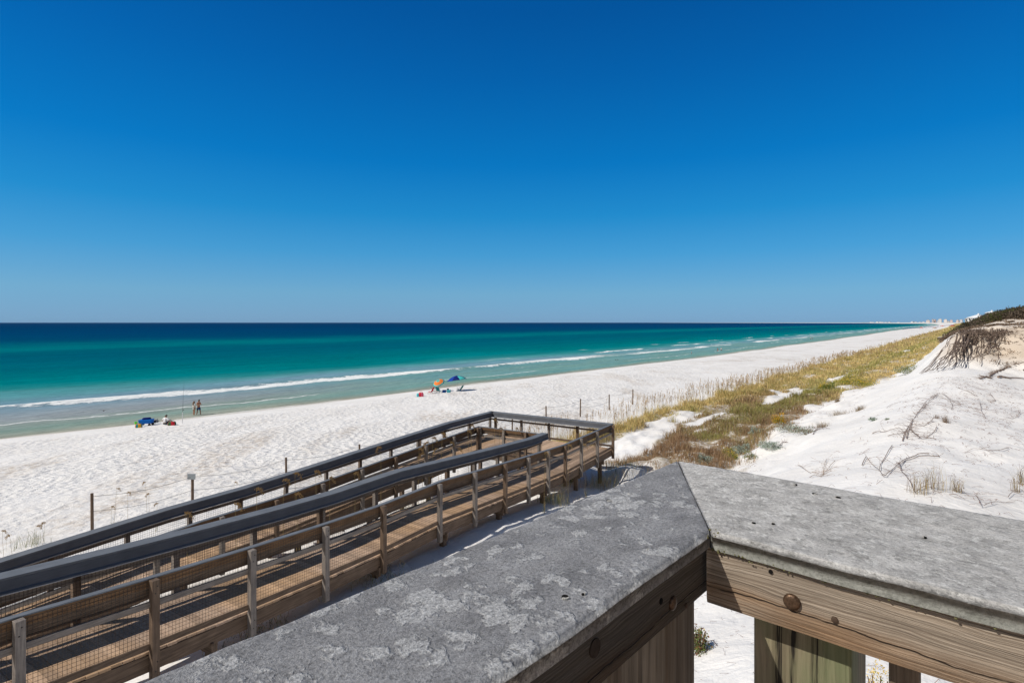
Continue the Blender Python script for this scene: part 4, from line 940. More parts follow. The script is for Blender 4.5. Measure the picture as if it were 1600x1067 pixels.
for k in range(120):    # tangle at the lip
    p = ground_at(1500+rr.random()*78, 519+rr.uniform(-3, 16)*rr.random())+Vector((0, 0, rr.uniform(0, .35))); pts = [p]
    for j in range(4): pts.append(pts[-1]+Vector((rr.gauss(-.1, .35), rr.gauss(-.15, .35), rr.gauss(-.12, .18))))
    m.tube(pts, [.022, .02, .016, .012, .008], 3)
o = m.build('exposed_roots', M['twig']); setcol(o, (.19, .14, .11)); setp(o, 'tangle of bare grey brown roots hanging down the eroded dune face', 'roots')
def tr(ox, oy, sc, pts): return [(ox+x/sc, oy+y/sc) for x, y in pts]
def branch(name, paths, rad, label, twigs=10, col=(.23, .165, .135), group='dead branches on the sand slope', lift=.05):
    m = MB()
    rad *= .75
    for pth in paths:
        P = pxpath(pth, lift, 4, .12); n = len(P); P = [p+Vector((0, 0, .02*math.sin(i*.7)-.01)) for i, p in enumerate(P)]
        m.tube(P, [max(.004, rad*(1-.65*i/n)) for i in range(n)], 5)
        for k in range(twigs):
            p = rr.choice(P); L_ = rr.uniform(.15, .5); d = Vector((rr.gauss(0, 1), rr.gauss(0, 1), abs(rr.gauss(0, .35)))).normalized(); q = p+d*L_*.5+Vector((0, 0, rr.uniform(0, .05)))
            m.tube([p, q, q+(d+Vector((rr.gauss(0, .5), rr.gauss(0, .5), -.1)))*L_*.4], [rad*.35, rad*.28, .003], 4)
    o = m.build(name, M['twig']); setcol(o, col); return setp(o, label, 'branch', group)
z5 = lambda pts: tr(1340, 560, 4.446, pts)
branch('dead_branch', [z5([(495, 672), (420, 675), (340, 700), (290, 740), (240, 775), (190, 830), (160, 812)]), z5([(570, 690), (430, 690), (330, 715), (280, 760)])], .017, 'longest arching dead branch on the sand, nearest the right cap', 6)
branch('dead_branch', [z5([(240, 610), (200, 680), (160, 740), (150, 790), (185, 830)]), z5([(30, 750), (60, 690), (110, 750), (160, 800)])], .014, 'hooked dead branch left of the arching one', 6)
branch('dead_branch', [z5([(290, 740), (300, 790), (350, 822)]), z5([(330, 820), (370, 880), (400, 940), (470, 900)])], .012, 'thin dead branch reaching down to the straw tufts', 8)
branch('dead_branch', [z5([(100, 530), (150, 515), (200, 512), (290, 490), (335, 530)]), z5([(210, 545), (300, 530), (360, 500)])], .016, 'dead branch poking left out of the ridge thicket', 4)
branch('dead_branch', [z5([(430, 555), (390, 525), (370, 500), (380, 430)]), z5([(340, 560), (350, 520), (380, 440)]), z5([(310, 580), (330, 520), (370, 450)])], .018, 'thick dark forked dead branch in the middle of the ridge thicket', 24)
branch('dead_branch', [z5([(540, 260), (480, 300), (440, 350), (400, 420)]), z5([(560, 250), (500, 300), (460, 345)]), z5([(470, 340), (420, 380), (380, 440)])], .014, 'dark tangled branch along the upper ridge line', 26)
branch('dead_branch', [z5([(520, 440), (490, 460), (450, 475), (390, 470)]), z5([(550, 480), (540, 510), (480, 550), (430, 555)]), z5([(545, 570), (480, 565), (420, 560)])], .014, 'thin branch sprawling right from the ridge thicket', 14)
branch('dead_branch', [z5([(1050, 630), (1000, 645), (900, 643), (800, 640), (740, 660)])], .012, 'straight thin stick lying on the grey slope', 3)
branch('dead_branch', [z5([(640, 300), (660, 330), (650, 360)]), z5([(590, 250), (640, 290), (700, 320), (740, 330)]), z5([(700, 210), (780, 240), (840, 270)])], .012, 'loose curved twigs high on the ridge', 24)
branch('dead_branch', [z5([(850, 310), (860, 370), (890, 420)]), z5([(920, 250), (960, 300), (940, 300)]), z5([(1130, 380), (1110, 410), (1070, 425)])], .011, 'scattered bent twigs on the far right of the slope', 18)
branch('dead_branch', [tr(1160, 600, 5.333, [(460, 680), (520, 720), (570, 745), (620, 745), (680, 735), (790, 700)]), tr(1160, 600, 5.333, [(700, 630), (680, 700), (670, 770)]), tr(1160, 600, 5.333, [(770, 650), (710, 720), (650, 780)]), tr(1160, 600, 5.333, [(560, 790), (600, 770), (660, 775), (740, 740)])], .009, 'fan of pale dead twigs just above the right cap, leftmost of all', 12, (.30, .2, .13))
branch('dead_branch', [tr(1160, 600, 5.333, [(590, 425), (610, 390), (650, 375), (730, 380)]), tr(1160, 600, 5.333, [(300, 530), (340, 490), (380, 490)])], .022, 'dark curled root bit at the edge of the bare slope', 10, (.13, .07, .06))
branch('dead_branch', [tr(1160, 600, 5.333, [(1200, 205), (1250, 175), (1310, 150), (1400, 155)])], .010, 'lone thin twig on the smooth bright slope', 2)
branch('dead_branch', [z5([(880, 1035), (960, 1010), (1095, 1003)]), z5([(1045, 975), (1080, 940), (1150, 950)]), z5([(820, 960), (860, 1040)])], .008, 'thin twigs just above the right cap near the picture edge', 5)
branch('driftwood_log', [tr(1420, 460, 6.667, [(930, 872), (960, 868), (1040, 880), (1120, 884), (1200, 886)])], .10, 'long thick driftwood log lying at the right edge', 0, (.19, .13, .10), 'dead wood at the dune foot', .1)
branch('dead_branch', [tr(1420, 460, 6.667, [(840, 858), (900, 815), (980, 790), (1060, 755), (1200, 720)]), tr(1420, 460, 6.667, [(850, 850), (930, 800), (1020, 762)]), tr(1420, 460, 6.667, [(740, 885), (800, 865), (860, 880)])], .05, 'ragged line of dead branches above the driftwood log', 60, (.2, .145, .115), 'dead wood at the dune foot')
# litter of twigs on the slopes
m = MB()
for k in range(1700):
    s = rr.uniform(4, 46); v = rr.gauss(.8, 2.0)
    if rr.random() < .15: s = rr.uniform(16, 60); v = rr.uniform(-9.5, -6)
    X, Y = xy(s, v); 
    if Y < 3.0 and s < 5: continue
    p = Vector((X, Y, Tz(X, Y)+.012)); a = rr.uniform(0, 6.28); l = rr.uniform(.05, .35); r = rr.uniform(.0018, .0045)*(1+.02*s)
    q = p+Vector((math.cos(a), math.sin(a), 0))*l*.5; q.z = Tz(q.x, q.y)+.03+rr.random()*.05; w_ = q+Vector((math.cos(a+.6), math.sin(a+.6), 0))*l*.5; w_.z = Tz(w_.x, w_.y)+.01
    m.tube([p, q, w_], [r, r*.8, r*.4], 3)
for k in range(260):    # under and around the deck
    X = rr.uniform(1.0, 4.5); Y = rr.uniform(3.5, 9.5); p = Vector((X, Y, Tz(X, Y)+.008)); a = rr.uniform(0, 6.28); l = rr.uniform(.03, .14)
    q = p+Vector((math.cos(a)*l, math.sin(a)*l, rr.uniform(0, .03))); m.tube([p, q, q+Vector((rr.gauss(0, .03), rr.gauss(0, .03), 0))], [.0022, .0018, .001], 3)
o = m.build('twig_litter', M['twig']); setcol(o, (.22, .13, .10)); setp(o, 'loose twigs and dry bits scattered on the white slope', 'twigs', kind='stuff')

# ------------------------------------------------------------------ beach fence
fw = wood('fence_wood', (.11, .07, .045), (.24, .165, .11), 'z')
fp = [(s, -25.0 if s > 10 else -25.6) for s in (5.6, 9.1, 13.0, 17.1, 21.3, 25.5, 29.8, 33.9, 38.7, 43.5, 48)]
X0, Y0 = xy(*fp[0]); fence = empty('beach_fence', (X0, Y0, Tz(X0, Y0)), 0, 'line of wooden posts strung with thin wire between beach and dune', 'fence')
tops = []
for i, (s, v) in enumerate(fp):
    X, Y = xy(s, v); z = Tz(X, Y); h = 1.45+rr.uniform(-.06, .06); m = MB(); r = .055 if i != 1 else .06
    lx = rr.uniform(-.03, .03); m.tube([(X-X0, Y-Y0, z-.4-fence.location.z), (X-X0+lx, Y-Y0, z+h-fence.location.z)], [r, r*.93], 8)
    m.build('post', fw, fence); tops.append((X-X0+lx, Y-Y0, z-fence.location.z, h))
for lvl in (.93, .55):
    m = MB()
    for a, b in zip(tops, tops[1:]):
        P = []
        for j in range(9):
            t = j/8; P.append((a[0]+(b[0]-a[0])*t, a[1]+(b[1]-a[1])*t-.05, (a[2]+a[3]*lvl)*(1-t)+(b[2]+b[3]*lvl)*t-.16*math.sin(math.pi*t)))
        m.tube(P, .007, 4, False)
    m.build('wire', M['steel'], fence)
a = tops[1]; m = MB(); m.box((-.17, -.012, 0), (.17, .012, .24), Matrix.Translation((a[0], a[1]+.05-.13, a[2]+a[3]-.20)))
m.build('sign_board', plain('sign_back', (.30, .33, .35), .4, .4, .4), fence, bevel=.003)
# mounted marker post in the beach: small
# ------------------------------------------------------------------ people
skin = plain('skin', (.50, .27, .18), .55, .3, 0, .06); hairm = plain('brown_hair', (.07, .04, .022), .6, .3, 0, .3, 60); hair2 = plain('light_brown_hair', (.18, .10, .05), .6, .3, 0, .3, 60)
def cloth(name, c, v=.1): return plain(name, c, .85, .1, 0, v, 14)
def skinned(name, joints, edges, mat, parent=None, sub=1, root=0):
    me = bpy.data.meshes.new(name); me.from_pydata([j[0] for j in joints], edges, []); me.materials.append(mat)
    o = bpy.data.objects.new(name, me); COL.objects.link(o); o.parent = parent
    mo = o.modifiers.new('skin', 'SKIN'); mo.use_smooth_shade = True; ly = me.skin_vertices[0] if me.skin_vertices else None
    if ly is None:
        bm = bmesh.new(); bm.from_mesh(me); bm.verts.layers.skin.verify(); bm.to_mesh(me); bm.free(); ly = me.skin_vertices[0]
    for v, j in zip(ly.data, joints): v.radius = j[1] if hasattr(j[1], '__len__') else (j[1], j[1]); v.use_root = False
    ly.data[root].use_root = True
    s = o.modifiers.new('sub', 'SUBSURF'); s.levels = sub; s.render_levels = sub; return o
def person(loc, rz, label, h=1.72, pose='stand', top=None, bottom=None, hair=hairm, long_hair=False, hat=None, skinm=None, group=None, small=False, female=False):
    """figure faces local -Y; metres at 1.72 m height, scaled"""
    sm = skinm or skin; root = empty('person', loc, rz, label, 'person', group); k = h/1.72; root.scale = (k, k, k)
    if pose == 'sit':
        hz = .12; J = dict(pel=(0, .0, hz), waist=(0, -.02, hz+.18), chest=(0, -.06, hz+.36), neckb=(0, -.10, hz+.50), neck=(0, -.13, hz+.57), head=(0, -.16, hz+.66), crown=(0, -.17, hz+.78))
        for s_, n in ((1, 'l'), (-1, 'r')):
            J.update({n+'hip': (s_*.11, -.02, hz), n+'knee': (s_*.32, -.32, hz+.30), n+'ank': (s_*.20, -.56, hz-.05), n+'toe': (s_*.22, -.74, hz-.08), n+'sho': (s_*.19, -.08, hz+.47), n+'elb': (s_*.40, -.10, hz+.30), n+'wri': (s_*.52, -.26, hz+.20), n+'hand': (s_*.55, -.34, hz+.17)})
    else:
        sp = .10 if pose == 'stand' else .10; st = .0 if pose == 'stand' else .18; tip = .05 if pose == 'look' else 0
        J = dict(pel=(0, 0, .93), waist=(0, .01, 1.08), chest=(0, .0, 1.27), neckb=(0, .01-tip*.3, 1.42), neck=(0, -tip*.4, 1.49), head=(0, -.02-tip, 1.56), crown=(0, -.02-tip*1.3, 1.67))
        for s_, n in ((1, 'l'), (-1, 'r')):
            q = s_*st
            J.update({n+'hip': (s_*.09, 0, .90), n+'knee': (s_*(sp+.0), -q*.5-.02, .49), n+'ank': (s_*sp, -q+.02, .09), n+'toe': (s_*(sp+.03), -q-.13, .035), n+'sho': (s_*.18, .01, 1.39)})
            if pose == 'look': J.update({n+'elb': (s_*.24, -.02, 1.12), n+'wri': (s_*.10, -.24, 1.20), n+'hand': (s_*.05, -.31, 1.24)})
            else: J.update({n+'elb': (s_*.25, .03+q*.3, 1.12), n+'wri': (s_*.27, -.04+q*.6, .88), n+'hand': (s_*.27, -.07+q*.7, .78)})
    R = dict(pel=(.125, .10), waist=(.12, .085), chest=(.145, .10), neckb=(.07, .06), neck=(.052, .052), head=(.078, .092), crown=(.055, .065), hip=.088, knee=.058, ank=.040, toe=.032, sho=.055, elb=.040, wri=.028, hand=.026)
    names = list(J); ix = {n: i for i, n in enumerate(names)}
    rad = [R[n] if n in R else R[n[1:]] for n in names]
    E = [('pel', 'waist'), ('waist', 'chest'), ('chest', 'neckb'), ('neckb', 'neck'), ('neck', 'head'), ('head', 'crown')]
    for n in 'lr': E += [('pel', n+'hip'), (n+'hip', n+'knee'), (n+'knee', n+'ank'), (n+'ank', n+'toe'), ('neckb', n+'sho'), (n+'sho', n+'elb'), (n+'elb', n+'wri'), (n+'wri', n+'hand')]
    js = [(J[n], r) for n, r in zip(names, rad)]; ed = [(ix[a], ix[b]) for a, b in E]
    if not small:   # fingers, nose, ears
        for n, s_ in (('l', 1), ('r', -1)):
            hnd = Vector(J[n+'hand']); wr = Vector(J[n+'wri']); d = (hnd-wr).normalized(); sd = d.cross(Vector((0, 0, 1)) if abs(d.z) < .8 else Vector((0, 1, 0))).normalized()
            for f in range(5):
                o_ = (f-1.5)*.019 if f < 4 else -.045; ln = (.055, .068, .072, .060, .045)[f]
                a = hnd+d*.02+sd*o_*.7; b = hnd+d*(.03+ln*.55)+sd*o_+Vector((0, 0, -.008)); c = hnd+d*(.03+ln)+sd*o_+Vector((0, 0, -.028))
                if f == 4: a = hnd+sd*-.015; b = hnd+d*.01+sd*-.05; c = hnd+d*.045+sd*-.06
                i0 = len(js); js += [(tuple(a), .010), (tuple(b), .009), (tuple(c), .007)]; ed += [(ix[n+'hand'], i0), (i0, i0+1), (i0+1, i0+2)]
        hd = Vector(J['head']); i0 = len(js); js += [(tuple(hd+Vector((0, -.085, .0))), .02), (tuple(hd+Vector((0, -.112, -.012))), .012)]; ed += [(ix['head'], i0), (i0, i0+1)]
    skinned('body' if False else 'body', js, ed, sm, root, 2 if not small else 1, ix['pel'])
    def vv(n, d=(0, 0, 0)): return tuple(Vector(J[n])+Vector(d))
    if top:
        tj = [(vv('pel', (0, 0, .03)), (.15, .125)), (vv('waist'), (.142, .112)), (vv('chest'), (.168, .125)), (vv('neckb', (0, 0, -.015)), (.085, .078))]; te = [(0, 1), (1, 2), (2, 3)]
        if female: tj.append((vv('pel', (0, 0, -.20)), (.20, .16))); te.append((0, 4))
        for n in 'lr':
            i0 = len(tj); tj += [(vv(n+'sho'), .075), (tuple(Vector(J[n+'sho']).lerp(Vector(J[n+'elb']), .8 if pose == 'sit' or female else .6)), .062)]; te += [(3, i0), (i0, i0+1)]
            if pose == 'sit': tj.append((tuple(Vector(J[n+'elb']).lerp(Vector(J[n+'wri']), .7)), .045)); te.append((i0+1, i0+2))
        skinned('shirt', tj, te, top, root, 1, 0)
    if bottom:
        bj = [(vv('pel', (0, 0, .06)), (.135, .112)), (vv('pel', (0, 0, -.02)), (.15, .12))]; be = [(0, 1)]
        for n in 'lr':
            i0 = len(bj); bj += [(vv(n+'hip', (0, 0, -.05 if pose != 'sit' else 0)), .105), (tuple(Vector(J[n+'hip']).lerp(Vector(J[n+'knee']), .8)), .095)]; be += [(1, i0), (i0, i0+1)]
        skinned('shorts', bj, be, bottom, root, 1, 0)
    hd = Vector(J['head']); m = MB(); cr = hd+Vector((0, .012, .035))
    prof = [(.001, .125), (.05, .115), (.085, .085), (.104, .04), (.108, 0), (.10, -.03), (.085, -.06)]
    vs = []; n = 14
    for (r, z) in prof:
        for q in range(n):
            t = 2*math.pi*q/n; front = max(0, -math.sin(t)); vs.append(cr+Vector((r*math.cos(t)*.86, r*math.sin(t), max(z, -.0+.045*front*(1 if z < .05 else 0)) if front > .3 else z)))
    m.add(vs, [(i*n+j, i*n+(j+1) % n, (i+1)*n+(j+1) % n, (i+1)*n+j) for i in range(len(prof)-1) for j in range(n)]+[tuple(range(n))])
    if long_hair: 
        for q in range(14):
            t = math.pi*(q/13)*1.1-.15; x = .09*math.cos(t); y = .02+.085*math.sin(t); m.tube([cr+Vector((x, y, -.02)), cr+Vector((x*1.25, y*1.15+.01, -.14)), cr+Vector((x*1.1, y+.05, -.30))], [.030, .034, .012], 6)
    ho = m.build('hat' if hat else 'hair', hat or hair, root, smooth=True)
    if hat:
        m = MB(); m.lathe([(.10, 0), (.12, .004), (.0, .012)], (0, 0, 0), 14, Matrix.Diagonal((1, 1, 1)).to_3x3()); 
        o = m.build('cap_brim', hat, ho); o.location = cr+Vector((0, -.06, .03)); o.scale = (.8, 1., 1.)
        m = MB(); m.tube([cr+Vector((-.07, .07, -.03)), cr+Vector((0, .105, -.04)), cr+Vector((.07, .07, -.03))], .028, 6); m.build('hair', hair, root)
    if not small:
        m = MB()
        for s_ in (-1, 1): m.lathe([(.0005, -.006), (.011, 0), (.0005, .006)], hd+Vector((s_*.03, -.088, .018)), 8)
        m.build('eyes', plain('eye_dark', (.03, .02, .02), .3, .5), root)
    return root
def pattern_cloth():
    g = NT('patterned_cover_up'); v = g.voro(g.coord((1, 1, 1.6)), 14.); w_ = g.noise(g.coord((3, 3, 22)), 1.3, 2)
    g.col(g.ramp(g.math('ADD', g.math('MULTIPLY', v.outputs['Distance'], .8), g.math('MULTIPLY', w_, .6)), [(.50, (.03, .03, .04)), (.56, (.70, .68, .64))])); return g.m
pt = ground_at(303, 650); person(pt, math.radians(150), 'standing woman seen from behind in a black and white patterned cover up, long brown hair', 1.66, 'stand', pattern_cloth(), None, hair2, True, group='people at the water edge', female=True)
pt = ground_at(310.5, 649.5); person(pt, math.radians(-115+180), 'standing man without a shirt in blue swim shorts looking down', 1.80, 'look', None, cloth('blue_trunks', (.015, .06, .20)), hairm, skinm=plain('tanned_skin', (.42, .20, .12), .55, .3, 0, .06), group='people at the water edge')
pt = ground_at(257.5, 664); person(pt, math.radians(165), 'person in a white shirt and grey cap sitting on the sand among bags', 1.78, 'sit', cloth('white_shirt', (.78, .78, .80), .04), cloth('dark_shorts', (.04, .06, .07)), hairm, hat=cloth('grey_cap', (.16, .16, .14)))
for (px, py, h, tc, bc, rz, pz, lab) in ((1080.5, 555, 1.35, (.75, .72, .72), (.05, .03, .03), 40, 'walk', 'small figure in a white top alone by the water, left of the far pair'), (1121.5, 550.5, 1.7, None, (.5, .1, .08), 20, 'walk', 'bare chested figure, left one of the pair walking by the water'),
        (1127, 549.8, 1.55, (.75, .7, .7), (.02, .02, .02), -30, 'walk', 'figure in white top and black shorts, right one of the walking pair'), (1266.5, 531.6, 1.7, (.7, .6, .55), (.15, .05, .05), 10, 'stand', 'pale topped figure, left one of the two distant standing figures'), (1269.5, 531.4, 1.7, (.5, .12, .1), (.05, .05, .08), 60, 'stand', 'reddish figure, right one of the two distant standing figures'),
        (1369, 519.2, 1.7, (.05, .05, .06), (.03, .03, .03), 0, 'stand', 'dark figure left of two standing at the waterline far away'), (1371.6, 519, 1.75, (.08, .05, .05), (.03, .03, .04), 90, 'stand', 'dark figure right of two standing at the waterline far away'),
        (1390.5, 517.8, 1.8, (.3, .1, .08), (.05, .03, .03), 0, 'walk', 'reddish walker nearest the row of distant umbrellas'), (1397, 517, 1.8, (.4, .2, .16), (.06, .06, .08), 50, 'walk', 'light brown walker just before the row of distant umbrellas'), (1411, 516, 1.8, (.1, .06, .05), (.03, .03, .04), 10, 'stand', 'dark figure at the left end of the distant umbrella row')):
    person(ground_at(px, py), math.radians(rz), lab, h, pz, cloth('beach_top', tc) if tc else None, cloth('beach_shorts', bc), hairm, group='people far along the beach', small=True)

# ------------------------------------------------------------------ things on the beach
white = plain('white_plastic', (.75, .75, .74), .4, .4, 0, .03); blackp = plain('black_plastic', (.02, .02, .022), .5, .4); alu = plain('aluminium_tube', (.55, .56, .58), .35, .5, .8)
p = ground_at(285, 661); rod = empty('fishing_rod', p, 0, 'tall fishing rod standing in a white sand spike beside the seated person', 'fishing rod')
m = MB(); m.tube([(0, 0, -.3), (.02, 0, 1.05)], [.03, .032], 10); m.build('rod_holder', white, rod)
m = MB(); m.tube([(.02, 0, .5), (.045, 0, 1.6), (.08, 0, 2.6), (.16, 0, 4.1)], [.019, .013, .009, .004], 6); m.build('rod', blackp, rod)
m = MB(); m.lathe([(.02, -.04), (.045, -.035), (.045, .035), (.02, .04)], (.10, -.02, 1.28), 10, Matrix.Rotation(math.pi/2, 3, 'Y')); m.tube([(.06, 0, 1.30), (.10, -.02, 1.28)], .012, 5); m.build('reel', blackp, rod)
def softbag(name, loc, size, mat, label, cat='bag', group=None, rz=0., handles=True, stripes=None):
    root = empty(name, loc, rz, label, cat, group); w, d, h = size; m = MB(); n = 12
    for i, (f, z) in enumerate(((.85, 0), (1.02, .15), (1.05, .5), (.95, .85), (.80, 1.0))):
        for q in range(n):
            t = 2*math.pi*q/n; c, s_ = math.cos(t), math.sin(t); m.v.append((math.copysign(abs(c)**.5, c)*w/2*f, math.copysign(abs(s_)**.5, s_)*d/2*f, z*h-.02))
    m.f = [(i*n+j, i*n+(j+1) % n, (i+1)*n+(j+1) % n, (i+1)*n+j) for i in range(4) for j in range(n)]+[tuple(range(n))[::-1], tuple(4*n+j for j in range(n))]; m.m = [0]*len(m.f)
    if stripes:
        for i_, f_ in enumerate(m.f): m.m[i_] = 1 if (i_ % n) in (3, 4, 9, 10) else (2 if (i_ % n) in (1, 7) else 0)
    m.build('bag_body', [mat]+(stripes or []), root, smooth=True)
    if handles:
        m = MB()
        for y in (-d*.3, d*.3): m.tube([(-w*.25, y, h*.85), (-w*.2, y, h*1.25), (w*.2, y, h*1.25), (w*.25, y, h*.85)], .012, 5)
        m.build('handle', mat, root)
    return root
teal, red_, blue_, navy = cloth('teal_fabric', (.02, .24, .26)), cloth('red_fabric', (.60, .03, .05)), cloth('blue_fabric', (.01, .14, .52)), cloth('navy_fabric', (.008, .02, .14)); yel = cloth('yellow_fabric', (.7, .4, .04)); oran = cloth('orange_fabric', (.80, .22, .05)); turq = cloth('turquoise_fabric', (.08, .55, .52)); green_ = cloth('green_fabric', (.06, .28, .08)); aqua = plain('aqua_plastic', (.12, .6, .68), .4, .4); lime = plain('lime_plastic', (.15, .85, .05), .4, .4)
G3 = 'belongings of the fishing party'
softbag('beach_bag', ground_at(216.8, 668), (.55, .3, .36), teal, 'small striped teal and orange bag in front of the blue wagon, leftmost bag', 'bag', G3, .2, True, [yel, oran])
w0 = ground_at(228.5, 665); wg = empty('beach_wagon', w0, .15, 'bright blue folding beach wagon loaded with gear', 'wagon', G3)
m = MB(); n = 4
m.add([(-.5, -.27, .22), (.5, -.27, .22), (.5, .27, .22), (-.5, .27, .22), (-.58, -.32, .58), (.58, -.32, .62), (.58, .32, .62), (-.58, .32, .58)], [(0, 3, 2, 1), (4, 5, 6, 7), (0, 1, 5, 4), (1, 2, 6, 5), (2, 3, 7, 6), (3, 0, 4, 7)]); m.build('wagon_bed', blue_, wg, bevel=.03)
for (x, y) in ((-.42, -.32), (.42, -.32), (-.42, .32), (.42, .32)):
    m = MB(); m.lathe([(.03, -.04), (.12, -.035), (.13, 0), (.12, .035), (.03, .04)], (x, y, .12), 14, Matrix.Rotation(math.pi/2, 3, 'X')); m.build('wheel', blackp, wg)
m = MB(); m.tube([(.5, 0, .25), (.85, 0, .3), (1.0, 0, .62)], .014, 5); m.tube([(1.0, -.1, .62), (1.0, .1, .62)], .016, 5); m.build('handle', blackp, wg)
softbag('gear_bundle', w0+Vector((.03, .02, .585)), (.7, .4, .2), navy, 'dark blue bundle piled on top of the blue wagon', 'bundle', G3, .4, False)
# lime sand toy bucket and spade
p = ground_at(212.3, 663); m = MB(); bk = empty('toy_bucket', p, 0, 'lime green toy bucket on the sand behind the striped bag', 'bucket', G3)
m.lathe([(.09, 0), (.13, .22), (.14, .22), (.14, .25), (.12, .25), (.08, .02)], (0, 0, 0), 16); m.build('bucket_body', lime, bk, smooth=False); m = MB(); m.tube([(-.13, 0, .24), (-.1, 0, .36), (.1, 0, .36), (.13, 0, .24)], .006, 5); m.build('handle', lime, bk)
def beach_chair(loc, rz, mat, label, group, back=55, low=True):
    root = empty('beach_chair', loc, rz, label, 'beach chair', group); a = math.radians(back); sh = .24; L_ = .78
    bx = (.0, .22); m = MB()
    for x in (-.27, .27):
        m.tube([(x, -.30, .0), (x, -.24, sh+.02), (x, .24, sh-.06), (x, .24+math.cos(a)*L_, sh-.06+math.sin(a)*L_)], .013, 6)
        m.tube([(x, .34, 0), (x, .10, sh-.03), (x, -.05, sh+.22), (x, .36, sh+.24)], .012, 6)
    m.tube([(-.27, -.30, .01), (.27, -.30, .01)], .012, 6); m.tube([(-.27, .34, .01), (.27, .34, .01)], .012, 6); m.tube([(-.27, .24+math.cos(a)*L_, sh-.06+math.sin(a)*L_), (.27, .24+math.cos(a)*L_, sh-.06+math.sin(a)*L_)], .013, 6)
    m.build('frame', alu, root)
    m = MB(); N = 8
    def sheet(p0, p1, sag):
        vs = []
        for i in range(N+1):
            t = i/N; y = p0[0]+(p1[0]-p0[0])*t; z = p0[1]+(p1[1]-p0[1])*t-sag*math.sin(math.pi*t)
            for x in (-.26, 0, .26): vs.append((x, y+(0.015 if x == 0 else 0), z-(.02 if x == 0 else 0)))
        n0 = len(vs); v2 = [(x, y, z-.012) for x, y, z in vs]; f = []
        for i in range(N):
            for j in range(2): b = i*3+j; f.append((b, b+1, b+4, b+3)); f.append((n0+b, n0+b+3, n0+b+4, n0+b+1))
        for i in range(N):
            for b, e in ((i*3, (i+1)*3), (i*3+2, (i+1)*3+2)): f.append((b, e, n0+e, n0+b))
        mm = MB(); mm.add(vs+v2, f); return mm
    sheet((-.24, sh+.02), (.24, sh-.06), .04).build('seat', mat, root); sheet((.24, sh-.05), (.24+math.cos(a)*L_, sh-.06+math.sin(a)*L_), .05).build('backrest', mat, root)
    m = MB()
    for x in (-.29, .29): m.box((x-.025, -.08, sh+.22), (x+.025, .36, sh+.25))
    m.build('armrests', white, root, bevel=.006)
    return root
beach_chair(ground_at(243.5, 662.5), 2.6, teal, 'teal beach chair leaning beside the person in white', 'beach chairs', 40)
softbag('towel_roll', ground_at(243.5, 662.5)+Vector((0, .0, .20)), (.4, .3, .22), cloth('dark_towel', (.03, .03, .045)), 'dark towel heaped on the teal chair by the wagon', 'towel', G3, .3, False)
softbag('backpack', ground_at(268.5, 664.5), (.65, .42, .36), cloth('dark_green_fabric', (.05, .12, .05)), 'green and red duffel beside the person in white, on the right', 'bag', G3, .2, True, [red_, cloth('brown_fabric', (.2, .08, .06))])
def umbrella(loc, tilt, rz, h, r, mats, panels, label, group, name='beach_umbrella', seg=8, drop=.42, rings=None):
    root = empty(name, loc, rz, label, 'beach umbrella', group); Rm = Matrix.Rotation(tilt, 3, 'X')
    m = MB(); m.tube([(0, 0, -.3), (0, 0, h*.55)], .018, 8); top = Vector((0, 0, h*.55))+Rm @ Vector((0, 0, h*.45)); m.tube([(0, 0, h*.55), top+Rm @ Vector((0, 0, .08))], .015, 8); m.build('pole', white, root)
    m = MB(); n = seg*4; K = 6; vs = []
    for i in range(K+1):
        t = i/K
        for q in range(n):
            a = 2*math.pi*q/n; fl = 1-.045*(1-abs(math.cos(a*seg/2)))*t; rad = r*t*fl; z = -drop*(t**1.7)+(.03*(1-abs(math.cos(a*seg/2)))*t)
            vs.append(top+Rm @ Vector((rad*math.cos(a), rad*math.sin(a), z)))
    for i in range(K):
        for q in range(n):
            m.mi = panels(i, q//4); m.add([], [])
            m.f.append((i*n+q, i*n+(q+1) % n, (i+1)*n+(q+1) % n, (i+1)*n+q)); m.m.append(m.mi)
    m.v = [tuple(v) for v in vs]
    o = m.build('canopy', mats, root, smooth=True); sd = o.modifiers.new('thick', 'SOLIDIFY'); sd.thickness = .006
    m = MB()
    for q in range(seg):
        a = 2*math.pi*q/seg; m.tube([top, top+Rm @ Vector((r*.98*math.cos(a), r*.98*math.sin(a), -drop*.98-.01))], .006, 4)
    m.build('ribs', alu, root); return root
GU = 'umbrellas of the beach party'
pu = ground_at(714.2, 611); umbrella(pu, math.radians(-9), math.radians(70), 2.15, 1.42, [navy, cloth('blue_canopy', (.012, .05, .32)), turq], lambda i, q: 2 if q == 5 and i > 1 else (q % 2), 'dark blue beach umbrella with one turquoise panel', GU, drop=.62)
pu2 = ground_at(687, 611.5); umbrella(pu2, math.radians(34), math.radians(-30), 1.7, .84, [turq, oran, cloth('teal_canopy', (.03, .33, .33))], lambda i, q: (0 if q % 2 else 2) if i < 2 else (1 if i < 5 else 0), 'smaller tilted orange and turquoise beach umbrella', GU, drop=.45)
beach_chair(ground_at(671.5, 614.5), -1.9, red_, 'red beach chair, leftmost chair of the umbrella party', 'beach chairs', 62)
beach_chair(ground_at(685.5, 612.8), 2.9, teal, 'teal beach chair under the orange umbrella', 'beach chairs', 60)
beach_chair(ground_at(680, 613), 2.2, cloth('pale_fabric', (.45, .38, .33)), 'pale low beach chair left of the teal one under the orange umbrella', 'beach chairs', 45)
beach_chair(ground_at(716.8, 611), -2.0, cloth('sea_green', (.03, .20, .17)), 'dark green beach chair under the blue umbrella', 'beach chairs', 55)
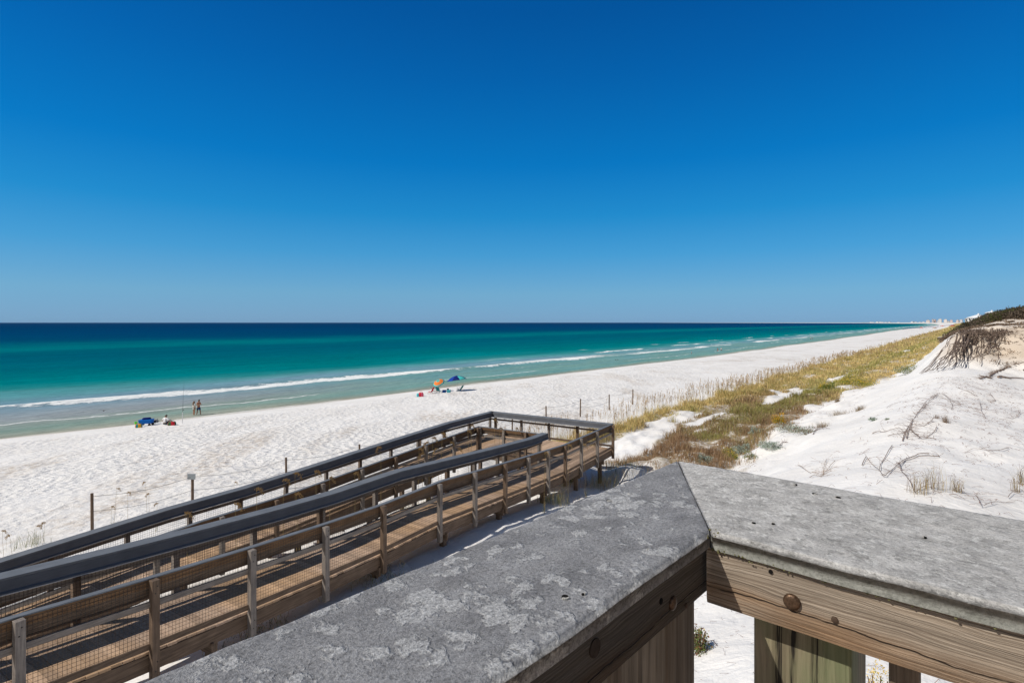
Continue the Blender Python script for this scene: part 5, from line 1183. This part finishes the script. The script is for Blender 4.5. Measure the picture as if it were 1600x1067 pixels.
def cooler(loc, size, mat, lidm, label, rz=0):
    root = empty('cooler', loc, rz, label, 'cooler', 'coolers of the beach party'); w, d, h = size
    m = MB(); m.add([(-w*.46, -d*.45, 0), (w*.46, -d*.45, 0), (w*.46, d*.45, 0), (-w*.46, d*.45, 0), (-w/2, -d/2, h), (w/2, -d/2, h), (w/2, d/2, h), (-w/2, d/2, h)], [(0, 3, 2, 1), (4, 5, 6, 7), (0, 1, 5, 4), (1, 2, 6, 5), (2, 3, 7, 6), (3, 0, 4, 7)]); m.build('cooler_body', mat, root, bevel=.02)
    m = MB(); m.box((-w/2-.01, -d/2-.01, h+.002), (w/2+.01, d/2+.01, h+.06)); m.build('lid', lidm, root, bevel=.02); m = MB(); m.tube([(-w/2-.02, 0, h*.6), (-w/2-.04, 0, h+.14), (w/2+.04, 0, h+.14), (w/2+.02, 0, h*.6)], .012, 6); m.build('handle', white, root)
    return root
cooler(ground_at(694.2, 613.5), (.5, .34, .30), cloth('cobalt', (.008, .06, .22)), navy, 'dark blue cooler right of the orange umbrella', .1)
c_ = ground_at(701.2, 613.5); cooler(c_, (.5, .34, .32), plain('teal_cooler', (.04, .3, .36), .4, .4), aqua, 'teal cooler with a black bag on its lid', -.1)
softbag('small_bag', c_+Vector((-.12, .02, .385)), (.30, .2, .2), blackp, 'small black bag standing on the teal cooler', 'bag', 'bags of the beach party', 0, False)
softbag('beach_bag', ground_at(658, 619.5), (.60, .3, .52), red_, 'red and pink beach bag left of the red chair', 'bag', 'bags of the beach party', .1, True, [cloth('pink_fabric', (.7, .12, .2)), red_])
softbag('beach_bag', ground_at(652.8, 620), (.3, .24, .45), aqua, 'pale aqua bag leaning on the red and pink one', 'bag', 'bags of the beach party', .5, False)
softbag('folded_towel', ground_at(689.8, 613.6), (.3, .24, .2), white, 'white folded towel between the orange umbrella and dark cooler', 'towel', 'bags of the beach party', .3, False)
for (x, dx, lab) in ((726.5, 0, 'left sandal of a pair in front of the blue umbrella'), (728.3, .0, 'right sandal of a pair in front of the blue umbrella')):
    p = ground_at(x, 615); m = MB(); m.lathe([(.0, 0), (.05, .0), (.055, .012), (.045, .025), (0, .025)], (0, 0, 0), 12, Matrix.Diagonal((1, 2.6, 1)).to_3x3()); m.tube([(-.045, 0, .02), (0, -.06, .06), (.045, 0, .02)], .01, 5); o = m.build('sandal', blackp); o.location = p; o.rotation_euler.z = 1.3; setp(o, lab, 'sandal', 'sandals on the sand')
def bird(loc, rz, label):
    root = empty('shorebird', loc, rz, label, 'bird', 'birds over the shallows'); gm = plain('bird_grey', (.10, .09, .09), .7, .2); m = MB()
    m.lathe([(.001, -.19), (.03, -.13), (.062, -.03), (.068, .05), (.045, .12), (.035, .16), (.042, .19), (.03, .225), (.008, .24), (.001, .29)], (0, 0, 0), 10, Matrix.Rotation(math.radians(80), 3, 'X')); m.build('body', gm, root, smooth=True)
    for s_ in (1, -1):
        m = MB(); m.add([(s_*.04, -.07, .03), (s_*.04, .07, .03), (s_*.28, .03, .12), (s_*.28, -.07, .12), (s_*.55, -.0, .06), (s_*.04, -.07, .015), (s_*.04, .07, .015), (s_*.28, .03, .108), (s_*.28, -.07, .108), (s_*.55, -.0, .052)], [(0, 1, 2, 3), (3, 2, 4), (5, 8, 7, 6), (8, 9, 7), (0, 5, 6, 1), (1, 6, 7, 2), (2, 7, 9, 4), (4, 9, 8, 3), (3, 8, 5, 0)]); m.build('wing', gm, root)
    return root
def flat(px, py, z): D = (CZ-z)*F/(py-504); return Vector(((px-800)/F*D, D, z))
bird(flat(162, 641.5, .5), .8, 'dark bird low over the shallows at the left'); bird(flat(961.5, 562.3, .3), 1.2, 'left one of two tiny dark birds over the right shallows'); bird(flat(965, 562, .35), 1.0, 'right one of two tiny dark birds over the right shallows')

# rental umbrellas far along the beach
proto = None
blues = [cloth('rental_navy', (.012, .03, .12)), cloth('rental_blue', (.02, .07, .25))]
spots = [(1413+i*2.35+rr.uniform(-.6, .6), 515.9-i*.17+rr.uniform(-.35, .35)) for i in range(16)]+[(1451+i*2.1+rr.uniform(-.6, .6), 512.9-i*.16+rr.uniform(-.3, .3)) for i in range(8)]+[(1470+i*3.2, 510.9-i*.18) for i in range(7)]
for i, (px, py) in enumerate(spots):
    p = ground_at(px, py)
    if proto is None: proto = umbrella(p, 0, 0, 2.2, 1.5, blues, lambda i, q: q % 2, 'dark blue rental umbrella in the distant row along the water', 'rental umbrellas far along the beach', 'rental_umbrella', 6, .6)
    else: o = copy_tree(proto); o.location = p; o.rotation_euler.z = rr.uniform(0, 1)
proto['label'] = 'dark blue rental umbrella in the distant row along the water'
for (px, py, w_, c, lab) in ((1439.5, 514.6, 3.0, (.5, .04, .03), 'red beach tent in the middle of the distant umbrella row'), (1472.5, 511.4, 3.4, (.55, .1, .05), 'orange red beach tent near the far end of the row'), (1488, 512, 4., (.5, .06, .04), 'red beach tent on the open sand past the row'), (1460.5, 515.2, 3., (.45, .3, .22), 'small tan lifeguard stand on the sand behind the row')):
    p = ground_at(px, py); t = empty('beach_tent', p, rr.uniform(0, 1), lab, 'beach tent', 'tents far along the beach'); m = MB(); s_ = w_/2
    m.add([(-s_, -s_, 2), (s_, -s_, 2), (s_, s_, 2), (-s_, s_, 2), (0, 0, 2.9), (-s_, -s_, 1.7), (s_, -s_, 1.7), (s_, s_, 1.7), (-s_, s_, 1.7)], [(0, 1, 4), (1, 2, 4), (2, 3, 4), (3, 0, 4), (0, 5, 6, 1), (1, 6, 7, 2), (2, 7, 8, 3), (3, 8, 5, 0), (5, 8, 7, 6)]); m.build('canopy', cloth('tent_cloth', c), t)
    for (x, y) in ((-s_, -s_), (s_, -s_), (s_, s_), (-s_, s_)): m = MB(); m.tube([(x*.97, y*.97, -.2), (x*.97, y*.97, 2)], .04, 5); m.build('leg', alu, t)

# ------------------------------------------------------------------ houses and the far city
glassm = plain('dark_glass', (.05, .07, .09), .15, .6)
def house(loc, rz, w, d, storeys, wallc, roofc, label, porch=True):
    root = empty('beach_house', loc, rz, label, 'house', 'beach houses above the dunes'); h = 3.1*storeys; wm_ = plain('house_wall', wallc, .8, .2, 0, .05, 1); rm = plain('house_roof', roofc, .6, .3, 0, .08, 2); tm = plain('house_trim', (.78, .78, .77), .6, .3, 0, .03, 2)
    m = MB(); m.box((-w/2, -d/2, -3), (w/2, d/2, h)); m.build('wall', wm_, root)
    e = .7; m = MB(); rh = w*.22
    m.add([(-w/2-e, -d/2-e, h), (w/2+e, -d/2-e, h), (w/2+e, d/2+e, h), (-w/2-e, d/2+e, h), (-w*.2, 0, h+rh), (w*.2, 0, h+rh), (-w/2-e, -d/2-e, h-.25), (w/2+e, -d/2-e, h-.25), (w/2+e, d/2+e, h-.25), (-w/2-e, d/2+e, h-.25)], [(0, 1, 5, 4), (1, 2, 5), (2, 3, 4, 5), (3, 0, 4), (0, 6, 7, 1), (1, 7, 8, 2), (2, 8, 9, 3), (3, 9, 6, 0), (6, 9, 8, 7)])
    r_ = m.build('roof', rm, root); m = MB(); m.box((-.5, -.5, h+rh*.4), (.5, .5, h+rh+1.0)); m.build('chimney', tm, r_)
    for s_ in range(storeys):
        for k in range(4):
            x = -w/2+w*(k+.5)/4; z = s_*3.1+.9; m = MB(); m.box((x-.75, -d/2-.06, z-.1), (x+.75, -d/2-.003, z+1.7)); f = m.build('window', tm, root); m = MB(); m.box((x-.62, -d/2-.09, z), (x+.62, -d/2-.063, z+1.6)); m.build('pane', glassm, f)
            y = -d/2+d*(k+.5)/4; m = MB(); m.box((-w/2-.06, y-.6, z-.1), (-w/2-.003, y+.6, z+1.7)); f = m.build('window', tm, root); m = MB(); m.box((-w/2-.09, y-.5, z), (-w/2-.063, y+.5, z+1.6)); m.build('pane', glassm, f)
        if porch and s_:
            m = MB(); z = s_*3.1; m.box((-w/2-.1, -d/2-2.2, z-.2), (w/2+.1, -d/2-.01, z)); m.box((-w/2-.1, -d/2-2.2, z+.95), (w/2+.1, -d/2-2.1, z+1.05))
            for k in range(9): x = -w/2+w*k/8; m.box((x-.06, -d/2-2.19, z), (x+.06, -d/2-2.11, z+.95))
            for k in range(4): x = -w/2+w*k/3; m.box((x-.12, -d/2-2.05, -3), (x+.12, -d/2-1.85, z-.2))
            m.build('balcony', tm, root)
    root.scale = (.72, .72, .72); return root
def hplace(px, D, zb): x = (px-800)/F*D; return Vector((x, D, zb))
house(hplace(1529, 330, 8.8), .55, 12, 11, 2, (.72, .72, .72), (.70, .72, .74), 'largest white beach house with a pale hip roof above the scrub')
house(hplace(1517, 300, 6.5), .7, 9, 8, 1, (.72, .7, .66), (.72, .73, .74), 'low white beach house on the slope in front of the largest')
house(hplace(1519, 350, 8.2), .5, 6, 8, 2, (.50, .42, .33), (.40, .36, .32), 'narrow tan beach house left of the largest white one', False)
house(hplace(1550, 420, 13.4), .4, 8, 8, 2, (.6, .6, .58), (.66, .68, .70), 'white roofed beach house just showing over the scrub crest', False)
house(hplace(1507, 420, 5.5), .6, 8, 8, 1, (.7, .7, .7), (.6, .62, .64), 'small white beach house lowest of the group by the scrub end', False)
def tower(px, D, w, d, h, c, label, step=0):
    x = (px-800)/F*D; root = empty('condo_tower', (x, D, 0), .6+rr.uniform(-.3, .3), label, 'tower block', 'far off tower blocks on the horizon'); m = MB(); m.box((-w/2, -d/2, -5), (w/2, d/2, h)); m.build('tower_block', plain('tower_wall', c, .8, .2, 0, .03, .05), root)
    fl = MB(); z = 4
    while z < h-2: fl.box((-w/2-.8, -d/2-1.2, z), (w/2+.8, -d/2-.02, z+1.6)); z += 8
    fl.build('balconies', plain('tower_balcony', tuple(min(.9, x_*1.15) for x_ in c), .8, .2, 0, .03, .05), root)
    m = MB(); m.box((-w*.2, -d*.3, h), (w*.25, d*.3, h+step+4)); m.build('roof_block', plain('tower_roof', tuple(x_*.8 for x_ in c), .8, .2), root)
TW = [(1450, 9000, 60, 50, 44, (.55, .50, .47), 'wide low cream tower block, leftmost of the larger group'), (1457.5, 9000, 26, 26, 62, (.42, .40, .40), 'slim grey tower block second in the larger group'), (1460.8, 9000, 26, 26, 60, (.60, .5, .47), 'slim pinkish tower block beside the slim grey one'),
      (1469, 9000, 46, 40, 66, (.6, .58, .55), 'tallest peaked pale tower block in the middle of the group'), (1466, 9100, 34, 30, 40, (.45, .46, .48), 'bluish tower block at the left shoulder of the tallest one'), (1477.5, 8800, 44, 40, 56, (.66, .60, .56), 'broad bright tower block right of the tallest'), (1486.5, 8500, 32, 30, 46, (.56, .46, .44), 'rosy tower block between the broad bright one and the scrub'), (1482, 9200, 60, 30, 32, (.5, .47, .45), 'long low tower block behind the rosy one'), (1496.5, 8000, 30, 30, 44, (.55, .47, .44), 'pinkish tower block almost touching the scrub slope'), (1502, 7600, 30, 28, 50, (.52, .50, .5), 'last grey tower block half behind the scrub slope')]
for a in TW: tower(*a, step=rr.uniform(0, 8))
for px, h in ((1361, 14), (1364, 11), (1371, 20), (1375.5, 18), (1379, 14), (1385, 12), (1390, 15), (1404, 11), (1426, 26), (1431, 16), (1438, 15), (1443, 20)): tower(px, 11800, rr.uniform(30, 70), 40, h+6, (.62, .60, .58), 'tiny pale tower block on the horizon left of the larger group')
m = MB()
tip = [(1352, 12400), (1380, 12200), (1420, 11500), (1460, 9500), (1500, 7800), (1530, 6500)]
top_ = []
for px, D in tip:
    x = (px-800)/F*D; top_.append((x, D))
for i in range(len(top_)-1):
    (x0, y0), (x1, y1) = top_[i], top_[i+1]; m.add([(x0, y0, -1), (x1, y1, -1), (x1+500, y1+900, -1), (x0+500, y0+900, -1), (x0, y0, 1.5), (x1, y1, 1.5), (x1+500, y1+900, 12), (x0+500, y0+900, 12)], [(4, 5, 6, 7), (0, 1, 5, 4), (2, 3, 7, 6), (1, 2, 6, 5), (3, 0, 4, 7)])
o = m.build('distant_shore', plain('far_shore', (.42, .42, .38), .9, .1, 0, .1, .01)); o['kind'] = 'structure'
# ------------------------------------------------------------------ thin sea haze
hz = MB(); hz.box((-14000, -14000, -12), (14000, 14000, 75)); hv = bpy.data.materials.new('sea_haze'); hv.use_nodes = True; hv.node_tree.nodes.clear()
pv = hv.node_tree.nodes.new('ShaderNodeVolumePrincipled'); pv.inputs['Color'].default_value = (.50, .74, 1, 1); pv.inputs['Density'].default_value = 8e-6
ho = hv.node_tree.nodes.new('ShaderNodeOutputMaterial'); hv.node_tree.links.new(pv.outputs[0], ho.inputs['Volume'])
o = hz.build('haze', hv); o['kind'] = 'stuff'
